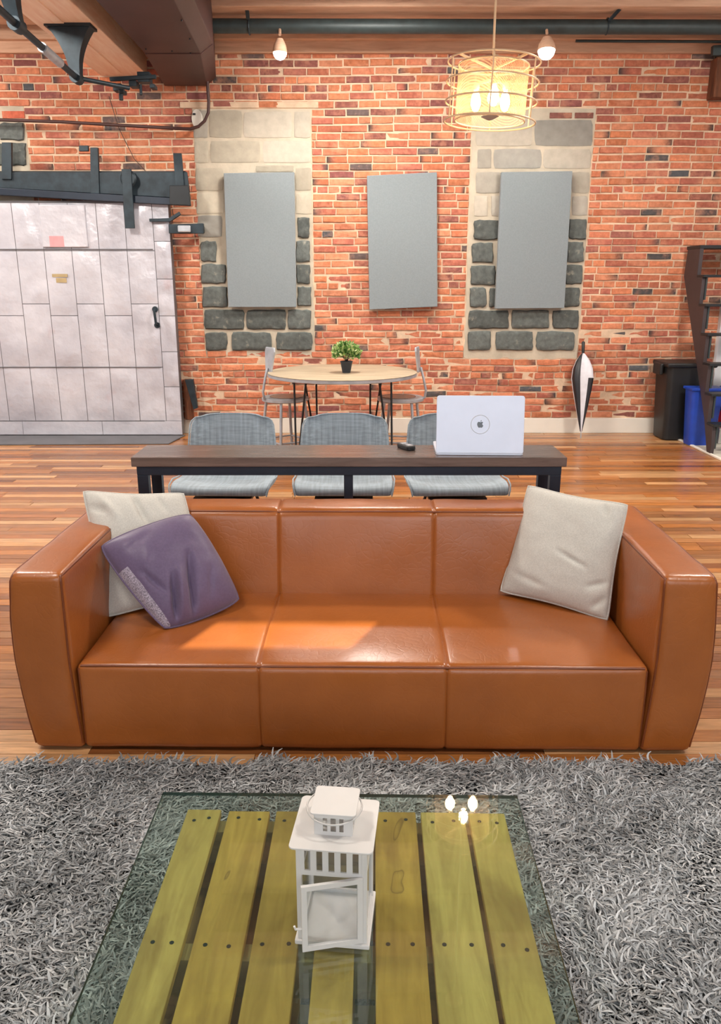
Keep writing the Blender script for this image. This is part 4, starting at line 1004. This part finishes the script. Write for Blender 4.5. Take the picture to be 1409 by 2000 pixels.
# ================================================================== ROUND TABLE, PLANT, STOOLS
TC = Vector((P(669, 732, 6.9).x, 6.9, 0)); TR_ = .64; TH = .755
rt = thing('round_table', 'round wooden dining table on thin dark hairpin legs', 'table', TC)
MB().lathe([(TR_ - .004, TH - .006), (TR_, TH - .004), (TR_, TH - .002), (TR_ - .004, TH)], 72).build('tabletop', 'tabletop', rt, smooth=30)
MB().lathe([(TR_ - .012, TH - .034), (TR_ + .001, TH - .030), (TR_ + .001, TH - .007)], 72).build('rim', 'steelgrey', rt, smooth=30)
for (fx, fy, tx, ty) in ((-.375, -.40, -.34, -.34), (.415, -.40, .36, -.34), (-.25, .38, -.30, .30), (.25, .38, .30, .30)):
    mb = MB(); d = Vector((-ty, tx, 0)).normalized() * .075
    mb.tube([Vector((tx, ty, TH - .034)) + d, Vector((fx, fy, .012)) + d * .12, Vector((fx, fy, .006)), Vector((fx, fy, .012)) - d * .12, Vector((tx, ty, TH - .034)) - d], .0085, 8)
    q = Vector((tx, ty, TH - .034)).lerp(Vector((fx, fy, .0)), .05); mb.box(q.x - .06, q.x + .06, q.y - .06, q.y + .06, TH - .037, TH - .033)
    mb.build('leg', 'black', rt, smooth=50)
pp_ = PZ(677, 728, TH); pl = thing('potted_plant', 'small green plant in a dark pot on the round table', 'plant', (pp_.x, pp_.y, TH))
MB().lathe([(.034, 0), (.050, .085), (.054, .09), (.054, .098), (.046, .098), (.044, .085)], 20).build('pot', 'pot', pl, smooth=40)
mb = MB(); lr = random.Random(1)
for k in range(620):
    th_, ph = lr.uniform(0, 2 * math.pi), math.acos(lr.uniform(-.55, 1)); rr = lr.uniform(.5, 1) * .108
    c = Vector((math.sin(ph) * math.cos(th_) * rr * 1.02, math.sin(ph) * math.sin(th_) * rr, .165 + math.cos(ph) * rr * .78)); d = (c - Vector((0, 0, .12))).normalized() + Vector((lr.uniform(-.5, .5), lr.uniform(-.5, .5), lr.uniform(-.3, .5))); d.normalize()
    s_ = d.cross(Vector((lr.uniform(-1, 1), lr.uniform(-1, 1), lr.uniform(-1, 1)))).normalized(); nn = d.cross(s_); L = lr.uniform(.026, .040); w = L * .42
    g = lr.choice([(128, 168, 88), (92, 136, 68), (170, 194, 120), (206, 218, 160), (76, 116, 58)]); mb.color(lin(g)[:3])
    mb.add([c, c + d * L * .5 + s_ * w + nn * .003, c + d * L, c + d * L * .5 - s_ * w + nn * .003, c + d * L * .5 - nn * .002], [(0, 1, 4), (1, 2, 4), (2, 3, 4), (3, 0, 4)])
fo = mb.build('foliage', 'leaf', pl); fo['kind'] = 'stuff'
mb = MB()
for k in range(14):
    a = k * 2.4; mb.tube([(0, 0, .09), (.03 * math.cos(a), .03 * math.sin(a), .13), (.07 * math.cos(a), .07 * math.sin(a), .17)], .002, 5)
mb.build('stem', 'leaf', pl)
def make_stool():
    t = thing('metal_chair', '', 'chair', (0, 0, 0), 0, 'metal chairs at the round table'); SZ = .525
    MB().lathe([(.196, SZ - .034), (.205, SZ - .028), (.205, SZ - .006), (.198, SZ)], 40).build('seat', 'steelgrey', t, smooth=30)
    MB().lathe([(.155, SZ), (.150, SZ + .004)], 32, (.02, 0, 0)).build('seat_pad', 'console_top', t, smooth=30)
    for sx in (-1, 1):
        for sy in (-1, 1): MB().tube([(sx * .12, sy * .12, SZ - .03), (sx * .17, sy * .17, 0)], .013, 8).build('leg', 'steelgrey', t, smooth=50)
    MB().tube([(x, y, .14) for x, y in ((-.155, -.155), (.155, -.155), (.155, .155), (-.155, .155))], .008, 6, True).build('footrest', 'steelgrey', t)
    MB().tube([(-.17, 0, SZ - .02), (-.215, 0, SZ), (-.225, 0, SZ + .06), (-.20, 0, SZ + .17), (-.175, 0, SZ + .26)], .011, 8).build('back_support', 'steelgrey', t, smooth=50)
    pts = []
    m = Matrix.Translation((-.168, 0, SZ + .22)) @ Matrix.Rotation(R(6), 4, 'Y')
    pts = [m @ Vector((0, (w * k), z)) for w, z, k in ((.045, 0, -1), (.045, 0, 1), (.075, .18, 1), (.065, .215, 1), (.065, .215, -1), (.075, .18, -1))]
    fixn(MB().prism(pts, (.018, 0, 0)).build('backrest', 'steelgrey', t, bevel=.005))
    MB().lathe([(.02, SZ - .05), (.03, SZ - .036)], 12).build('bolt', 'black', t)
    return t
s1_ = make_stool(); X = P(557, 766, 7.0).x; s1_.location = (X, 7.0, 0); s1_.rotation_euler = (0, 0, R(38)); s1_['label'] = 'grey metal chair at the left side of the round table'
dup(s1_, (P(783, 770, 7.0).x, 7.0, 0), R(180 - 14), 'grey metal chair at the right side of the round table')

# ================================================================== UMBRELLA
ut, ub = P(1140, 667, 8.03), PZ(1135, 856, .0)
um = thing('umbrella', 'closed black and white umbrella leaning handle up against the brick', 'umbrella', ub)
ax = (ut - ub); Lu = ax.length; ax.normalize(); am = Vector((0, 0, 1)).rotation_difference(ax).to_matrix()
MB().tube([(0, 0, .002), am @ Vector((0, 0, Lu * .90))], .005, 8).build('shaft', 'steelgrey', um)
MB().lathe([(.013, Lu * .88), (.016, Lu * .93), (.017, Lu * .99), (.010, Lu)], 12, (0, 0, 0), True, am).build('handle', 'plastic_black', um, smooth=50)
zs = [.07, .2, .35, .5, .62, .72, .80, .85, .88]; rs_ = [.010, .035, .062, .088, .105, .095, .065, .035, .012]
for seg in range(8):
    mb = MB(); vs = []; nn_ = 5; a0 = seg * math.pi / 4 - .35
    for z_, r_ in zip(zs, rs_):
        for i in range(nn_ + 1):
            a = a0 + math.pi / 4 * i / nn_; rr = r_ * (1 + .22 * math.sin(math.pi * i / nn_) * (1 if seg % 2 else -.6)); vs.append(am @ Vector((rr * math.cos(a), rr * math.sin(a) * .55, z_ * Lu)))
    fs = [(j * (nn_ + 1) + i, j * (nn_ + 1) + i + 1, (j + 1) * (nn_ + 1) + i + 1, (j + 1) * (nn_ + 1) + i) for j in range(len(zs) - 1) for i in range(nn_)]
    w = seg in (6, 3)
    if seg == 7:
        cut = 4 * nn_; h1 = 4 * (nn_ + 1); MB().add(vs[:h1 + nn_ + 1], fs[:cut]).build('canopy_panel', 'nylon_black', um, smooth=70); MB().add(vs[h1:], [tuple(q - h1 for q in f) for f in fs[cut:]]).build('canopy_panel', 'nylon_white', um, smooth=70, label='white canopy panel')
    else: mb.add(vs, fs).build('canopy_panel', 'nylon_white' if w else 'nylon_black', um, smooth=70, label='white canopy panel' if w else None)

# ================================================================== RIGHT CORNER
p0, p1 = PZ(1306, 850, 0), PZ(1409, 899, 0); dv = (p1 - p0).normalized(); p2 = p1 + dv * 1.2; pr_ = Vector((dv.y, -dv.x, 0))
poly = [p0 + Vector((0, .0, 0)), p2, Vector((4.25, p2.y, 0)), Vector((4.25, 8.05, 0)), Vector((p0.x, 8.05, 0))]
struct(fixn(MB().prism([(q.x, q.y, .001) for q in poly], (0, 0, .008)).build('floor_pale', 'carpet_white'))).name = 'floor_2'
struct(MB().bar(p0 + Vector((0, 0, .009)), p2 + Vector((0, 0, .009)), .03, .016).build('trim_1', 'white', bevel=.003))
# black bin
def bin_mesh(mb, w0, w1, d0, d1, h, n=6, r=.05):
    secs = []
    for z_, t in ((0, 0), (h * .5, .5), (h, 1)):
        w = w0 + (w1 - w0) * t; d = d0 + (d1 - d0) * t; pts = []
        for qx, qy, a0 in ((1, 1, 0), (-1, 1, 90), (-1, -1, 180), (1, -1, 270)):
            for k in range(n): a = R(a0 + 90 * k / (n - 1)); pts.append(Vector((qx * (w / 2 - r) + r * math.cos(a), qy * (d / 2 - r) + r * math.sin(a), z_)))
        secs.append(pts)
    m = len(secs[0]); vs = [p for s in secs for p in s]; fs = [tuple(range(m - 1, -1, -1)), tuple((len(secs) - 1) * m + k for k in range(m))]
    for i in range(len(secs) - 1):
        for k in range(m): fs.append((i * m + k, i * m + (k + 1) % m, (i + 1) * m + (k + 1) % m, (i + 1) * m + k))
    return mb.add(vs, fs)
bb = thing('trash_bin', 'tall black bin against the brick behind the stair', 'bin', (3.16, 7.83, .010), 0)
bin_mesh(MB(), .38, .44, .32, .38, .70).build('body', 'plastic_black', bb, smooth=40)
lo_ = MB().box(-.24, .24, -.21, .21, .70, .745).build('lid', 'plastic_black', bb, bevel=.015); MB().box(-.27, -.235, -.1, .1, .62, .73).build('handle', 'plastic_black', bb, bevel=.012)
b2 = thing('recycling_bin', 'blue plastic bin in front of the black bin', 'bin', (3.23, 7.47, .010), 0)
bin_mesh(MB(), .24, .30, .16, .20, .53, r=.03).build('body', 'plastic_blue', b2, smooth=40); MB().box(-.16, .16, -.11, .11, .515, .54).build('rim', 'plastic_blue', b2, bevel=.006)
# white box + blue and red bag
wbx = P(1393, 885, 7.05)
wx = thing('white_box', 'white box on the floor below the stair at the right edge', 'box', (3.62, 7.62, .010)); MB().box(-.2, .2, -.15, .15, 0, .13).build('body', 'white', wx, bevel=.004); MB().box(-.205, .205, -.155, .155, .13, .15).build('lid', 'white', wx, bevel=.003)
bg = thing('bag', 'blue and red sports bag standing on the white box', 'bag', (3.63, 7.62, .161))
MB().box(-.17, .17, -.10, .10, .14, .38).build('body', 'bluecloth', bg, bevel=.03); MB().box(-.13, .17, -.105, .10, 0, .15).build('base', 'red', bg, bevel=.02, label='red lower half')
mb = MB(); mb.bar((-.155, -.104, .33), (-.125, -.104, .29), .012, .006, (0, 1, 0)); mb.bar((-.125, -.104, .29), (-.155, -.104, .25), .012, .006, (0, 1, 0)); mb.build('mark', 'white', bg, label='white chevron mark')

# stair: ship's ladder against the back wall
SXL = 3.14; stg = thing('staircase', 'steep dark open stair with a sawtooth side at the right edge', 'staircase', (SXL, 7.0, 0))
NR = 7; rise = .256; run = .118; y_t = .03
def saw(x):
    pts = [(0.0, 0), (-.01, .10)]
    for k in range(1, NR):
        pts += [(y_t + run * (k - 1) - .02, rise * k + .0), (y_t + run * k - .02, rise * k + .0)]
    pts += [(y_t + run * (NR - 1) - .02, rise * NR), (y_t + run * (NR - 1) + .27, rise * NR), (y_t + run * (NR - 1) + .30, rise * NR - .24), (.20, .30), (.06, 0)]
    return [(x, a, b) for a, b in pts]
for xx in (0, .62):
    fixn(MB().prism(saw(xx), (.035, 0, 0)).build('stringer', 'stairwood', stg, bevel=.003))
for k in range(1, NR):
    yk = y_t + run * (k - 1) - .05; MB().box(.0, .655, yk, yk + .16, rise * k, rise * k + .022).build('tread', 'black', stg, bevel=.003)
    MB().box(.036, .05, yk + .02, yk + .13, rise * k - .2, rise * k - .001).build('bracket', 'pipe', stg)
MB().box(0, 1.08, y_t + run * (NR - 1) - .02, y_t + run * (NR - 1) + .30, rise * NR, rise * NR + .03).build('landing', 'black', stg, bevel=.003)
